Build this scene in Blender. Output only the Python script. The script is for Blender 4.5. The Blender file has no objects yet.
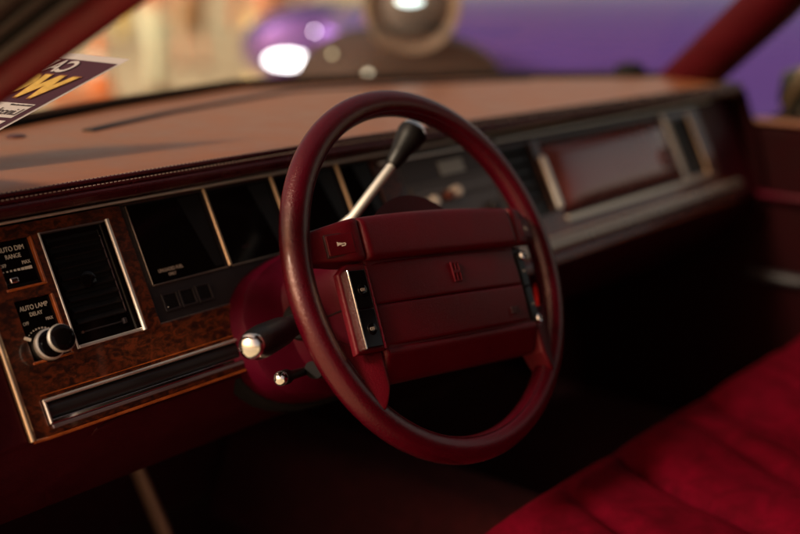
import bpy, bmesh, math, random
from mathutils import Vector as V, Matrix
random.seed(7)
R = math.radians
sc = bpy.context.scene
C = sc.collection

# ------------------------------------------------------------------ helpers
class Fr:
    """a local frame: origin and three axes"""
    def __init__(s, o, x, y, z): s.o, s.x, s.y, s.z = V(o), V(x).normalized(), V(y).normalized(), V(z).normalized()
    def __call__(s, a, b, c=0.0): return s.o + s.x*a + s.y*b + s.z*c
WORLD = Fr((0,0,0), (1,0,0), (0,1,0), (0,0,1))
LEAN = R(27)
FAS = Fr((0,.1606,-.0749), (1,0,0), (0,math.sin(LEAN),math.cos(LEAN)), (0,-math.cos(LEAN),math.sin(LEAN)))   # x, height up the fascia, outwards
T = R(25.8); ROT = R(-7.2)
_u = V((1,0,0)); _v = V((0,math.sin(T),math.cos(T))); _n = V((0,-math.cos(T),math.sin(T)))
WHL = Fr((0,0,0), _u*math.cos(ROT)+_v*math.sin(ROT), -_u*math.sin(ROT)+_v*math.cos(ROT), _n)       # the turned wheel
COL = Fr((0,0,0), _u, _v, _n)                                                                     # the column it sits on

class MB:
    def __init__(s): s.v = []; s.f = []
    def add(s, vs, fs):
        b = len(s.v); s.v += [V(p) for p in vs]; s.f += [tuple(b+i for i in f) for f in fs]; return s
    def prism(s, poly, c0, c1, fr=WORLD, top_scale=None):
        n = len(poly)
        vs = [fr(a,b,c0) for a,b in poly]
        if top_scale:
            cx = sum(p[0] for p in poly)/n; cy = sum(p[1] for p in poly)/n
            poly = [(cx+(a-cx)*top_scale, cy+(b-cy)*top_scale) for a,b in poly]
        vs += [fr(a,b,c1) for a,b in poly]
        fs = [tuple(range(n-1,-1,-1)), tuple(range(n,2*n))] + [(i,(i+1)%n,n+(i+1)%n,n+i) for i in range(n)]
        return s.add(vs, fs)
    def box(s, x0,x1,y0,y1,z0,z1, fr=WORLD): return s.prism([(x0,y0),(x1,y0),(x1,y1),(x0,y1)], z0, z1, fr)
    def tube(s, pts, rad, seg=14, cap=True, squash=1.0):
        pts = [V(p) for p in pts]; n = len(pts)
        if not isinstance(rad, (list,tuple)): rad = [rad]*n
        d0 = (pts[1]-pts[0]).normalized()
        up = V((0,0,1)) if abs(d0.z) < .9 else V((1,0,0))
        vs = []
        for i,p in enumerate(pts):
            d = (pts[min(i+1,n-1)]-pts[max(i-1,0)]).normalized()
            a = d.cross(up).normalized(); b = a.cross(d).normalized()
            for k in range(seg):
                t = 2*math.pi*k/seg
                vs.append(p + a*rad[i]*math.cos(t) + b*rad[i]*squash*math.sin(t))
        fs = []
        for i in range(n-1):
            for k in range(seg):
                k2 = (k+1)%seg
                fs.append((i*seg+k, i*seg+k2, (i+1)*seg+k2, (i+1)*seg+k))
        if cap: fs += [tuple(range(seg-1,-1,-1)), tuple(range((n-1)*seg, n*seg))]
        return s.add(vs, fs)
    def lathe(s, prof, fr, seg=28):
        """prof: (radius, distance along fr.z) pairs"""
        vs = []
        for r,c in prof:
            for k in range(seg):
                t = 2*math.pi*k/seg
                vs.append(fr(r*math.cos(t), r*math.sin(t), c))
        fs = []
        for i in range(len(prof)-1):
            for k in range(seg):
                k2 = (k+1)%seg
                fs.append((i*seg+k, i*seg+k2, (i+1)*seg+k2, (i+1)*seg+k))
        fs += [tuple(range(seg-1,-1,-1)), tuple(range((len(prof)-1)*seg, len(prof)*seg))]
        return s.add(vs, fs)
    def loft(s, rings, cap=True):
        n = len(rings[0]); vs = [p for r in rings for p in r]; fs = []
        for i in range(len(rings)-1):
            for k in range(n):
                k2 = (k+1)%n
                fs.append((i*n+k, i*n+k2, (i+1)*n+k2, (i+1)*n+k))
        if cap: fs += [tuple(range(n-1,-1,-1)), tuple(range((len(rings)-1)*n, len(rings)*n))]
        return s.add(vs, fs)
    def slab(s, nu, nv, top, bot):
        """closed sheet: top(u,v) and bot(u,v) give points, u,v in 0..1"""
        W = nu+1
        vs = [top(i/nu, j/nv) for j in range(nv+1) for i in range(nu+1)]
        m = len(vs)
        vs += [bot(i/nu, j/nv) for j in range(nv+1) for i in range(nu+1)]
        fs = []
        for j in range(nv):
            for i in range(nu):
                a = j*W+i
                fs.append((a, a+1, a+1+W, a+W)); fs.append((m+a+W, m+a+1+W, m+a+1, m+a))
        for i in range(nu):
            fs.append((i, m+i, m+i+1, i+1)); q = nv*W+i; fs.append((q+1, m+q+1, m+q, q))
        for j in range(nv):
            q = j*W; fs.append((q+W, m+q+W, m+q, q)); q = j*W+nu; fs.append((q, m+q, m+q+W, q+W))
        return s.add(vs, fs)
    def holed(s, xs, ys, holes, c0, c1, fr):
        """plate over the grid xs*ys with rectangular openings"""
        X = sorted(set(xs + [h[0] for h in holes] + [h[1] for h in holes])); Y = sorted(set(ys + [h[2] for h in holes] + [h[3] for h in holes]))
        def kept(i,j):
            if i<0 or j<0 or i>=len(X)-1 or j>=len(Y)-1: return False
            cx=(X[i]+X[i+1])/2; cy=(Y[j]+Y[j+1])/2
            return not any(h[0]<cx<h[1] and h[2]<cy<h[3] for h in holes)
        idx = {}; vs = []; fs = []
        def vi(i,j,k):
            if (i,j,k) not in idx: idx[(i,j,k)] = len(vs); vs.append(fr(X[i],Y[j],c1 if k else c0))
            return idx[(i,j,k)]
        for i in range(len(X)-1):
            for j in range(len(Y)-1):
                if not kept(i,j): continue
                fs.append((vi(i,j,1),vi(i+1,j,1),vi(i+1,j+1,1),vi(i,j+1,1)))
                fs.append((vi(i,j+1,0),vi(i+1,j+1,0),vi(i+1,j,0),vi(i,j,0)))
                for di,dj,a,b in ((0,-1,(i,j),(i+1,j)),(1,0,(i+1,j),(i+1,j+1)),(0,1,(i+1,j+1),(i,j+1)),(-1,0,(i,j+1),(i,j))):
                    if not kept(i+di,j+dj): fs.append((vi(*a,0),vi(*b,0),vi(*b,1),vi(*a,1)))
        return s.add(vs, fs)
    def build(s, name, m, parent=None, bevel=0, seg=3, smooth=True, sub=0, angle=35, **props):
        base = V((0,0,0))
        q = parent
        while q is not None: base += q.location; q = q.parent
        me = bpy.data.meshes.new(name)
        me.from_pydata([tuple(p-base) for p in s.v], [], s.f); me.validate()
        bm = bmesh.new(); bm.from_mesh(me); bmesh.ops.remove_doubles(bm, verts=bm.verts, dist=1e-6); bmesh.ops.recalc_face_normals(bm, faces=bm.faces); bm.to_mesh(me); bm.free()
        me.materials.append(m)
        o = bpy.data.objects.new(name, me); C.objects.link(o); o.parent = parent
        if bevel:
            b = o.modifiers.new('bevel','BEVEL'); b.width = bevel; b.segments = seg; b.limit_method = 'ANGLE'; b.angle_limit = R(30); b.harden_normals = False
        if sub:
            b = o.modifiers.new('sub','SUBSURF'); b.levels = sub; b.render_levels = sub
        if smooth:
            me.polygons.foreach_set('use_smooth', [True]*len(me.polygons))
            if not sub:
                try: me.set_sharp_from_angle(angle=R(angle))
                except Exception: pass
        for k,val in props.items(): o[k] = val
        return o

def thing(name, label, cat, loc=(0,0,0), group=None):
    o = bpy.data.objects.new(name, None); C.objects.link(o); o.location = loc; o.empty_display_size = .05
    o['label'] = label; o['category'] = cat
    if group: o['group'] = group
    return o

def lettering(txt, fr, a, b, c, size, m, parent, name='lettering', align='LEFT', mirror=False, depth=.0002, skew=0, sx=.82, bold=0.0, spacing=1.0):
    cu = bpy.data.curves.new('t','FONT'); cu.body = txt; cu.size = size; cu.extrude = depth; cu.align_x = align; cu.offset = bold; cu.space_character = spacing; cu.shear = skew
    tmp = bpy.data.objects.new('t', cu); C.objects.link(tmp)
    dg = bpy.context.evaluated_depsgraph_get(); me = bpy.data.meshes.new_from_object(tmp.evaluated_get(dg))
    bpy.data.objects.remove(tmp); mb = MB()
    sg = -1 if mirror else 1
    mb.add([fr(a+sg*v.co.x*sx, b+v.co.y, c+v.co.z) for v in me.vertices], [tuple(p.vertices) for p in me.polygons])
    return mb.build(name, m, parent, smooth=False)

def ease(x): x = max(0,min(1,x)); return x*x*(3-2*x)
def lerp(a,b,t): return a+(b-a)*t
def interp(tab, x):
    if x <= tab[0][0]: return tab[0][1]
    for (a,b),(c,d) in zip(tab, tab[1:]):
        if x <= c: return b+(d-b)*(x-a)/(c-a)
    return tab[-1][1]

# ------------------------------------------------------------------ materials
def new_mat(name):
    m = bpy.data.materials.new(name); m.use_nodes = True; return m, m.node_tree, m.node_tree.nodes['Principled BSDF']
def mat(name, col, rough=.5, metal=0, coat=0, coat_r=.1, var=0, vscale=30, bump=0, bscale=400, detail=4, sheen=0, spec=.5, emit=None, es=0, trans=0, tint=None, rvar=0, sheen_r=.4, spec_tint=None):
    m, nt, p = new_mat(name); N = nt.nodes; L = nt.links
    p.inputs['Base Color'].default_value = (*col,1); p.inputs['Roughness'].default_value = rough; p.inputs['Metallic'].default_value = metal
    p.inputs['Coat Weight'].default_value = coat; p.inputs['Coat Roughness'].default_value = coat_r
    p.inputs['Specular IOR Level'].default_value = spec
    if spec_tint: p.inputs['Specular Tint'].default_value = (*spec_tint,1)
    if sheen:
        p.inputs['Sheen Weight'].default_value = sheen; p.inputs['Sheen Roughness'].default_value = sheen_r; p.inputs['Sheen Tint'].default_value = (*(tint or col),1)
    if emit: p.inputs['Emission Color'].default_value = (*emit,1); p.inputs['Emission Strength'].default_value = es
    if trans: p.inputs['Transmission Weight'].default_value = trans
    tc = N.new('ShaderNodeTexCoord')
    if var or rvar:
        n = N.new('ShaderNodeTexNoise'); n.inputs['Scale'].default_value = vscale; n.inputs['Detail'].default_value = 6; L.new(tc.outputs['Object'], n.inputs['Vector'])
        if var:
            r = N.new('ShaderNodeMapRange'); r.inputs[1].default_value=.3; r.inputs[2].default_value=.7; r.inputs[3].default_value = 1-var; r.inputs[4].default_value = 1+var
            L.new(n.outputs['Fac'], r.inputs[0])
            mx = N.new('ShaderNodeVectorMath'); mx.operation='SCALE'; mx.inputs[0].default_value = col; L.new(r.outputs[0], mx.inputs['Scale']); L.new(mx.outputs[0], p.inputs['Base Color'])
        if rvar:
            r = N.new('ShaderNodeMapRange'); r.inputs[1].default_value=.35; r.inputs[2].default_value=.65; r.inputs[3].default_value = rough-rvar; r.inputs[4].default_value = rough+rvar
            L.new(n.outputs['Fac'], r.inputs[0]); L.new(r.outputs[0], p.inputs['Roughness'])
    if bump:
        n = N.new('ShaderNodeTexNoise'); n.inputs['Scale'].default_value = bscale; n.inputs['Detail'].default_value = detail; L.new(tc.outputs['Object'], n.inputs['Vector'])
        b = N.new('ShaderNodeBump'); b.inputs['Strength'].default_value = bump; b.inputs['Distance'].default_value = .001; L.new(n.outputs['Fac'], b.inputs['Height']); L.new(b.outputs[0], p.inputs['Normal'])
    return m
def leather(name, col, rough, bump, scale, spec=.5, var=.12, rvar=.05):
    """grained leather or vinyl: voronoi pebbles under fine noise"""
    m, nt, p = new_mat(name); N = nt.nodes; L = nt.links
    tc = N.new('ShaderNodeTexCoord'); vo = N.new('ShaderNodeTexVoronoi'); vo.inputs['Scale'].default_value = scale; vo.feature = 'SMOOTH_F1'
    no = N.new('ShaderNodeTexNoise'); no.inputs['Scale'].default_value = scale*.35; no.inputs['Detail'].default_value = 6
    big = N.new('ShaderNodeTexNoise'); big.inputs['Scale'].default_value = 22; big.inputs['Detail'].default_value = 5
    mixv = N.new('ShaderNodeVectorMath'); mixv.operation='MULTIPLY_ADD'; mixv.inputs[1].default_value=(.004,.004,.004)
    L.new(tc.outputs['Object'], no.inputs['Vector']); L.new(no.outputs['Color'], mixv.inputs[0]); L.new(tc.outputs['Object'], mixv.inputs[2])
    L.new(mixv.outputs[0], vo.inputs['Vector']); L.new(tc.outputs['Object'], big.inputs['Vector'])
    ad = N.new('ShaderNodeMath'); ad.operation='ADD'; L.new(vo.outputs['Distance'], ad.inputs[0]); L.new(no.outputs['Fac'], ad.inputs[1])
    b = N.new('ShaderNodeBump'); b.inputs['Strength'].default_value = bump; b.inputs['Distance'].default_value = .0006
    L.new(ad.outputs[0], b.inputs['Height']); L.new(b.outputs[0], p.inputs['Normal'])
    mr = N.new('ShaderNodeMapRange'); mr.inputs[1].default_value=.35; mr.inputs[2].default_value=.65; mr.inputs[3].default_value=1-var; mr.inputs[4].default_value=1+var
    L.new(big.outputs['Fac'], mr.inputs[0]); s = N.new('ShaderNodeVectorMath'); s.operation='SCALE'; s.inputs[0].default_value=col; L.new(mr.outputs[0], s.inputs['Scale']); L.new(s.outputs[0], p.inputs['Base Color'])
    mr2 = N.new('ShaderNodeMapRange'); mr2.inputs[1].default_value=.35; mr2.inputs[2].default_value=.65; mr2.inputs[3].default_value=rough-rvar; mr2.inputs[4].default_value=rough+rvar
    L.new(big.outputs['Fac'], mr2.inputs[0]); L.new(mr2.outputs[0], p.inputs['Roughness'])
    p.inputs['Specular IOR Level'].default_value = spec
    if col[0] > 8*col[1]: p.inputs['Specular Tint'].default_value = (1,.72,.66,1)
    return m
def burl():
    m, nt, p = new_mat('burl_wood'); N = nt.nodes; L = nt.links
    tc = N.new('ShaderNodeTexCoord'); mp = N.new('ShaderNodeMapping'); mp.inputs['Scale'].default_value = (1,1.6,1.6); L.new(tc.outputs['Object'], mp.inputs['Vector'])
    n1 = N.new('ShaderNodeTexNoise'); n1.inputs['Scale'].default_value = 85; n1.inputs['Detail'].default_value = 9; n1.inputs['Roughness'].default_value=.62; n1.inputs['Distortion'].default_value = 1.1
    n2 = N.new('ShaderNodeTexNoise'); n2.inputs['Scale'].default_value = 260; n2.inputs['Detail'].default_value = 5; n2.inputs['Distortion'].default_value = 1
    L.new(mp.outputs[0], n1.inputs['Vector']); L.new(mp.outputs[0], n2.inputs['Vector'])
    a = N.new('ShaderNodeMath'); a.operation='MULTIPLY_ADD'; a.inputs[1].default_value=.35; L.new(n2.outputs['Fac'], a.inputs[0]); L.new(n1.outputs['Fac'], a.inputs[2])
    cr = N.new('ShaderNodeValToRGB'); e = cr.color_ramp.elements
    e[0].position=.50; e[0].color=(.012,.0025,.001,1); e[1].position=.80; e[1].color=(.125,.023,.006,1)
    x = e.new(.62); x.color=(.030,.006,.002,1); x = e.new(.70); x.color=(.070,.015,.0035,1)
    L.new(a.outputs[0], cr.inputs['Fac']); L.new(cr.outputs[0], p.inputs['Base Color'])
    p.inputs['Roughness'].default_value=.38; p.inputs['Coat Weight'].default_value=.7; p.inputs['Coat Roughness'].default_value=.08
    return m

M = {}
M['rim'] = leather('rim_leather', (.042,.0005,.0038), .23, .42, 1100, spec=.55, rvar=.04)
M['rim'].node_tree.nodes['Principled BSDF'].inputs['Coat Weight'].default_value = .2; M['rim'].node_tree.nodes['Principled BSDF'].inputs['Coat Roughness'].default_value = .15
M['pad'] = leather('pad_vinyl', (.062,.0008,.0042), .34, .42, 1500, spec=.26, rvar=.05)
M['maroon'] = leather('maroon_vinyl', (.036,.0006,.0040), .45, .4, 800, spec=.3)
M['shroud'] = leather('shroud_plastic', (.042,.0004,.0058), .45, .35, 1000, spec=.12)
M['dash'] = leather('dash_vinyl', (.215,.073,.025), .33, .12, 900, spec=.6, var=.07, rvar=.04)  # maroon vinyl coloured tan to imitate warm light reflected off it
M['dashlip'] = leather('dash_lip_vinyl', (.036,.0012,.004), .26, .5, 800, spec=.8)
M['wood'] = burl()
M['wood_edge'] = mat('wood_edge', (.32,.075,.016), .25, coat=.8, coat_r=.06, var=.3, vscale=90)
M['pale_edge'] = mat('pale_edge', (.80,.58,.36), .28, metal=.9)
M['black'] = mat('black_plastic', (.004,.003,.003), .4, spec=.3, bump=.2, bscale=900)
M['gloss_black'] = mat('gloss_black', (.003,.002,.002), .10, rvar=.03, vscale=12, spec=.22)
M['charcoal'] = mat('charcoal_plastic', (.016,.012,.014), .5, spec=.3, bump=.25, bscale=1200, var=.1)
M['grey'] = mat('grey_metalised_plastic', (.13,.115,.11), .38, metal=.2, bump=.1, var=.15, vscale=15)
M['chrome'] = mat('chrome', (.86,.84,.80), .09, metal=1, rvar=.03, vscale=60)
M['bright'] = mat('bright_trim', (.97,.92,.84), .50, metal=1)
M['satin'] = mat('satin_chrome', (.68,.55,.43), .30, metal=1)
M['strip'] = mat('ribbed_strip', (.022,.019,.021), .30, metal=.3)
M['strip_edge'] = mat('strip_lower_edge', (.22,.17,.19), .35, metal=.7)
M['ink'] = mat('white_ink', (.62,.58,.50), .5)
M['ink_dim'] = mat('dim_ink', (.30,.24,.20), .5)
M['deboss'] = mat('debossed_ink', (.02,.002,.003), .6)
M['velour'] = None
M['door'] = leather('door_vinyl_shaded', (.008,.0002,.0008), .8, .4, 600, spec=.08)  # maroon made darker, passenger-side shade put into the colour
M['carpet'] = mat('carpet', (.055,.004,.008), .95, var=.25, vscale=60, bump=1, bscale=500, sheen=.3)
M['headliner'] = mat('headliner', (.035,.004,.006), .95)
M['pillar'] = leather('pillar_trim', (.11,.002,.007), .5, .5, 500, spec=.35)
M['seal'] = mat('grey_seal', (.034,.016,.013), .55, bump=.3, bscale=200)
M['rubber'] = mat('rubber', (.005,.004,.004), .85, spec=.2)
M['paint'] = mat('car_paint_dark', (.015,.008,.007), .3, coat=1, coat_r=.05)
M['latch'] = mat('latch', (.05,.015,.015), .35)
M['red'] = mat('red_plastic', (.75,.015,.015), .4)
M['display'] = mat('display', (.42,.46,.42), .35)
M['button_pale'] = mat('pale_button', (.80,.74,.64), .3)
M['button_amber'] = mat('amber_button', (.20,.06,.04), .3)
M['pedal'] = mat('pedal_metal', (.30,.17,.11), .5, metal=.2)

def velour():
    m, nt, p = new_mat('red_velour'); N = nt.nodes; L = nt.links
    tc = N.new('ShaderNodeTexCoord'); n = N.new('ShaderNodeTexNoise'); n.inputs['Scale'].default_value=26; n.inputs['Detail'].default_value=9; n.inputs['Roughness'].default_value=.65; n.inputs['Distortion'].default_value=.8
    L.new(tc.outputs['Object'], n.inputs['Vector'])
    cr = N.new('ShaderNodeValToRGB'); e=cr.color_ramp.elements; e[0].position=.35; e[0].color=(.042,.0,.0025,1); e[1].position=.68; e[1].color=(.080,.0,.0052,1)
    L.new(n.outputs['Fac'], cr.inputs[0]); L.new(cr.outputs[0], p.inputs['Base Color'])
    n2 = N.new('ShaderNodeTexNoise'); n2.inputs['Scale'].default_value=700; n2.inputs['Detail'].default_value=3; L.new(tc.outputs['Object'], n2.inputs['Vector'])
    b = N.new('ShaderNodeBump'); b.inputs['Strength'].default_value=.5; b.inputs['Distance'].default_value=.001; L.new(n2.outputs['Fac'], b.inputs['Height']); L.new(b.outputs[0], p.inputs['Normal'])
    p.inputs['Roughness'].default_value=.85; p.inputs['Specular IOR Level'].default_value=.04
    p.inputs['Sheen Weight'].default_value=.06; p.inputs['Sheen Roughness'].default_value=.4; p.inputs['Sheen Tint'].default_value=(.6,.0,.03,1)
    return m
M['velour'] = velour()

def glass_mat(name, tint, ior_f=.9):
    m = bpy.data.materials.new(name); m.use_nodes = True; nt = m.node_tree; N = nt.nodes; L = nt.links; N.clear()
    out = N.new('ShaderNodeOutputMaterial'); mx = N.new('ShaderNodeMixShader'); tr = N.new('ShaderNodeBsdfTransparent'); gl = N.new('ShaderNodeBsdfGlossy'); fr = N.new('ShaderNodeMath'); fr.operation='MULTIPLY_ADD'; fr.inputs[1].default_value=.35; fr.inputs[2].default_value=.015
    lw = N.new('ShaderNodeLayerWeight'); pw = N.new('ShaderNodeMath'); pw.operation='POWER'; pw.inputs[1].default_value=5; L.new(lw.outputs['Facing'], pw.inputs[0]); L.new(pw.outputs[0], fr.inputs[0])
    gl.inputs['Roughness'].default_value = .02; tr.inputs['Color'].default_value = (*tint,1)
    L.new(fr.outputs[0], mx.inputs[0]); L.new(tr.outputs[0], mx.inputs[1]); L.new(gl.outputs[0], mx.inputs[2]); L.new(mx.outputs[0], out.inputs['Surface'])
    return m
M['glass'] = glass_mat('window_glass', (.93,.95,.93))

# ------------------------------------------------------------------ DASHBOARD
dash = thing('dashboard', 'burgundy dashboard with burl wood fascia, top pad tinted tan for reflected light and black instrument windows', 'dashboard', (.35,.2,-.1))
XL, XR = -.425, 1.125
def ztop(x): return interp([(-.5,.107),(.1,.107),(.7,.098),(1.2,.092)], x)
FAR = [(-.6,.24),(-.42,.40),(-.152,.547),(.057,.625),(.354,.70),(.6,.675),(.838,.60),(1.0,.47),(1.139,.345),(1.2,.30)]
def yfar(x): return interp(FAR, x)
def zfar(x): return interp([(-.5,.11),(.354,.11),(.7,.098),(1.2,.088)], x)

# carrier behind the fascia, knee panel below
mb = MB()
prof = [(.232,.068),(.1535,-.094),(.1500,-.104),(.1515,-.112),(.172,-.150),(.215,-.205),(.30,-.245),(.60,-.26),(.62,.02),(.40,.07)]
mb.loft([[V((x,y,z)) for y,z in prof] for x in (XL, XR)])
mb.build('lower_panel', M['maroon'], dash, bevel=.003)
# knee panel bead, the thin moulded ridge under the fascia
mb = MB(); mb.tube([(-.31,.160,-.121),(-.305,.153,-.113),(-.28,.1512,-.110),(-.1,.1512,-.110),(.5,.1512,-.110),(1.08,.1512,-.110)], .0028, 8)
mb.build('knee_bead', M['maroon'], dash)

# top pad
def pad_pt(u, v):
    x = lerp(XL, 1.128, u)
    y0, y1 = .205, yfar(x)
    y = lerp(y0, y1, v); z = lerp(ztop(x), zfar(x), v) + .006*math.sin(math.pi*v)**.7
    if u > .985: z -= .010*((u-.985)/.015)**2
    if u < .01: z -= .006*((.01-u)/.01)**2
    return V((x,y,z))
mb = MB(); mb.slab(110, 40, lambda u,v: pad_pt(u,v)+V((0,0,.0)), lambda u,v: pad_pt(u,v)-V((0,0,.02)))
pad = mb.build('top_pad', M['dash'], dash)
# lip: three rolled ribs then a plain face tucked over the fascia
def lip_ring(x):
    z0 = ztop(x); base = [(.208,z0-.0005)]
    zt = z0+.0005
    for k in range(3):
        yc = .2045 - .0032*k; zc = zt - .0052*k
        for j in range(5):
            a = R(80 - 40*j*1.0)
            base.append((yc - .0012 - .0018*math.cos(R(90-45*j+0))*(1 if True else 1), zc - .0010*j - .0002))
    base += [(.1985,z0-.0165),(.2025,z0-.0215*(z0-.079)/.028),(.214,.0825),(.229,.0770),(.2355,.0758),(.245,.085)]
    return [V((x,y,z)) for y,z in base]
xs = [XL + (1.128-XL)*i/60 for i in range(61)]
mb = MB(); mb.loft([lip_ring(x) for x in xs])
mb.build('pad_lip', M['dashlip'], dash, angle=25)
# raised ribs on the lip with stitching
for k in range(3):
    mb = MB(); mb.tube([(x, .2015-.0022*k, ztop(x)-.0018-.0058*k) for x in xs], .0021, 8)
    mb.build('piping', M['dashlip'], dash)
mb = MB()
for i in range(330):
    x = XL+.01 + (1.11-XL)*i/330.0
    mb.tube([(x,.1992,ztop(x)+.0009),(x+.0024,.1992,ztop(x+.003)+.0009)], .00045, 5)
    mb.tube([(x+.001,.1968,ztop(x)-.0052),(x+.0034,.1968,ztop(x+.003)-.0052)], .00045, 5)
mb.build('stitching', M['ink_dim'], dash)
# defroster slot and little sun sensor
def surf(x, y, dz=0):
    v = (y-.205)/(yfar(x)-.205); return V((x,y, lerp(ztop(x),zfar(x),v)+.006*math.sin(math.pi*max(0,min(1,v)))**.7+dz))
mb = MB()
sl = []
for i in range(41):
    x = lerp(-.11,.85,i/40); sl.append((x, yfar(x)-.115-.02*(1-i/40)))
mb.tube([surf(x,y,.0005) for x,y in sl], .0085, 8, squash=.35)
mb.build('defroster_slot', M['black'], dash)
mb = MB(); mb.lathe([(.011,-.003),(.011,.0015),(.008,.003)], Fr(surf(-.185,.455),(1,0,0),(0,1,0),(0,0,1)), 20)
mb.build('sensor_dome', M['latch'], dash)
# right end cap and left end cap
mb = MB(); mb.prism([(.198,.085),(.165,.00),(.140,-.09),(.135,-.16),(.22,-.25),(.6,-.26),(.6,.06),(.36,.083)], 1.1282, 1.150, Fr((0,0,0),(0,1,0),(0,0,1),(1,0,0)))
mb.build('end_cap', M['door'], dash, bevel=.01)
mb = MB(); mb.prism([(.212,.100),(.165,.00),(.1300,-.098),(.1500,-.16),(.22,-.25),(.5,-.26),(.5,.07),(.38,.1)], -.450, -.4252, Fr((0,0,0),(0,1,0),(0,0,1),(1,0,0)))
mb.build('end_cap', M['shroud'], dash, bevel=.006)

# upper pinkish bright line under the lip
mb = MB(); mb.tube([FAS(lerp(XL+.02,1.09,k/40),.1640,.0062) for k in range(41)], .0017, 10); mb.build('upper_moulding', M['bright'], dash)
mb = MB(); mb.box(.16, 1.05, .1500,.1535, .0085,.0105, FAS); mb.build('upper_band', M['bright'], dash, bevel=.0008)
# maroon surround plate left of the wood
mb = MB(); mb.box(XL,-.3785,-.031,.162,-.002,.004,FAS); mb.build('side_plate', M['maroon'], dash, bevel=.002)

# wood trim: whole width, with openings
WZ = .0075
h_p1=(-.3525,-.3165,.1030,.1475); h_p2=(-.3515,-.3145,.0345,.0915); h_v1=(-.3070,-.2310,.0365,.1480)
h_cl=(-.2135,.1500,.0365,.1600); h_cc=(.1900,.3950,.0350,.1600); h_v2=(.4050,.4780,.0350,.1420); h_gb=(.4975,.8600,.0260,.1400); h_v3=(.8780,.9520,.0270,.1330)
mb = MB(); mb.holed([-.3735,.9680],[-.0305,.1605],[h_p1,h_p2,h_v1,h_cl,h_cc,h_v2,h_gb,h_v3,(-.3585,.9900,-.0225,.0012)], .0005, WZ, FAS)
# (strip slot runs out of the right edge)
mb.build('wood_trim', M['wood'], dash, bevel=.0012, seg=2)
# dark backing inside the openings
mb = MB()
for h in (h_p1,h_p2,h_v1,h_cl,h_cc,h_v2,h_gb,h_v3): mb.box(h[0],h[1],h[2],h[3],.0002,.0012,FAS)
mb.build('opening_backing', M['black'], dash, smooth=False)
# pale outer edge along the left side of the wood, orange bottom edge
mb = MB(); mb.tube([FAS(-.3768,lerp(-.031,.158,k/20),.0070) for k in range(21)], .0033, 16); mb.build('edge_moulding', M['pale_edge'], dash)
mb = MB(); mb.tube([FAS(-.3765,-.0315,.0075), FAS(-.36,-.0325,.0065), FAS(.3,-.0325,.0065), FAS(1.02,-.0325,.006)], .0016, 8); mb.build('edge_moulding', M['wood_edge'], dash)
# thin polished wood bead above the strip
mb = MB(); mb.box(-.357,1.02,.0042,.0052,WZ,WZ+.0007,FAS); mb.build('edge_moulding', M['wood_edge'], dash)

# the long black strip in its chrome frame
mb = MB()
mb.holed([-.3580,1.042],[-.0220,.0006],[(-.3540,1.039,-.0180,-.0022)], .001, .0105, FAS)
strip = mb.build('trim_strip_frame', M['chrome'], dash, bevel=.0008)
mb = MB(); mb.tube([FAS(lerp(-.3575,.985,k/30),-.0006,.0100) for k in range(31)], .0016, 12); mb.build('bright_edge', M['bright'], strip)
mb = MB(); mb.tube([FAS(-.3566,lerp(-.0210,-.0004,k/4),.0100) for k in range(5)], .0014, 12); mb.build('bright_edge', M['bright'], strip)
mb = MB()
n = 10
def sp(u,v):
    x = lerp(-.3540,1.039,u); h = lerp(-.0180,-.0022,v); return FAS(x,h,.0045+.0052*math.sin(math.pi*v)**.6)
mb.slab(60, n, sp, lambda u,v: FAS(lerp(-.3540,1.039,u), lerp(-.0180,-.0022,v), .001))
mb.build('black_insert', M['strip'], strip)
mb = MB(); mb.box(-.356,1.04,-.0262,-.0224,WZ,.0100,FAS); mb.build('lower_lip', M['strip_edge'], dash, bevel=.001)

# panel 1: auto dim, panel 2: auto lamp
def frame_edges(h, m, parent, sides='r', w=.0022, o=WZ):
    for s in sides:
        mb = MB()
        if s=='r': mb.box(h[1]-.0004,h[1]+w,h[2],h[3],.002,o+.0010,FAS)
        if s=='l': mb.box(h[0]-w,h[0]+.0004,h[2],h[3],.002,o+.0010,FAS)
        if s=='b': mb.box(h[0]-w,h[1]+w,h[2]-w,h[2]+.0004,.002,o+.0013,FAS)
        if s=='t': mb.box(h[0]-w,h[1]+w,h[3]-.0004,h[3]+w,.002,o+.0013,FAS)
        mb.build('bezel', m, parent, bevel=.0006)
mb = MB(); mb.box(h_p1[0],h_p1[1],h_p1[2],h_p1[3],.0012,.0040,FAS); p1 = mb.build('dimmer_panel', M['gloss_black'], dash, bevel=.0006)
frame_edges(h_p1, M['wood_edge'], p1, 'rb', .0020)
x1 = (h_p1[0]+h_p1[1])/2 - .0015
lettering('AUTO DIM', FAS, x1,.1378,.0042,.0066,M['ink'],p1,align='CENTER')
lettering('RANGE', FAS, x1,.1310,.0042,.0058,M['ink'],p1,align='CENTER')
lettering('OFF', FAS, x1-.0125,.1240,.0042,.0048,M['ink'],p1,align='CENTER')
lettering('MAX', FAS, x1+.0105,.1240,.0042,.0048,M['ink'],p1,align='CENTER')
mb = MB()
for k in range(8):
    r = .0005+.00014*k; cx = x1-.014+.0038*k; mb.box(cx-r*1.3,cx+r*1.3,.1200-r,.1200+r,.0040,.0043,FAS)
mb.build('scale_dots', M['ink'], p1, smooth=False)
mb = MB(); mb.box(-.3500,-.3420,.1075,.1125,.004,.012,FAS); mb.build('slider_knob', M['chrome'], p1, bevel=.001)
mb = MB(); mb.box(-.3500,-.3205,.1045,.1070,.004,.0052,FAS); mb.build('slider_track', M['black'], p1, bevel=.0005)
mb = MB(); mb.box(h_p2[0],h_p2[1],h_p2[2],h_p2[3],.0012,.0040,FAS); p2 = mb.build('lamp_switch_panel', M['gloss_black'], dash, bevel=.0006)
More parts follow.
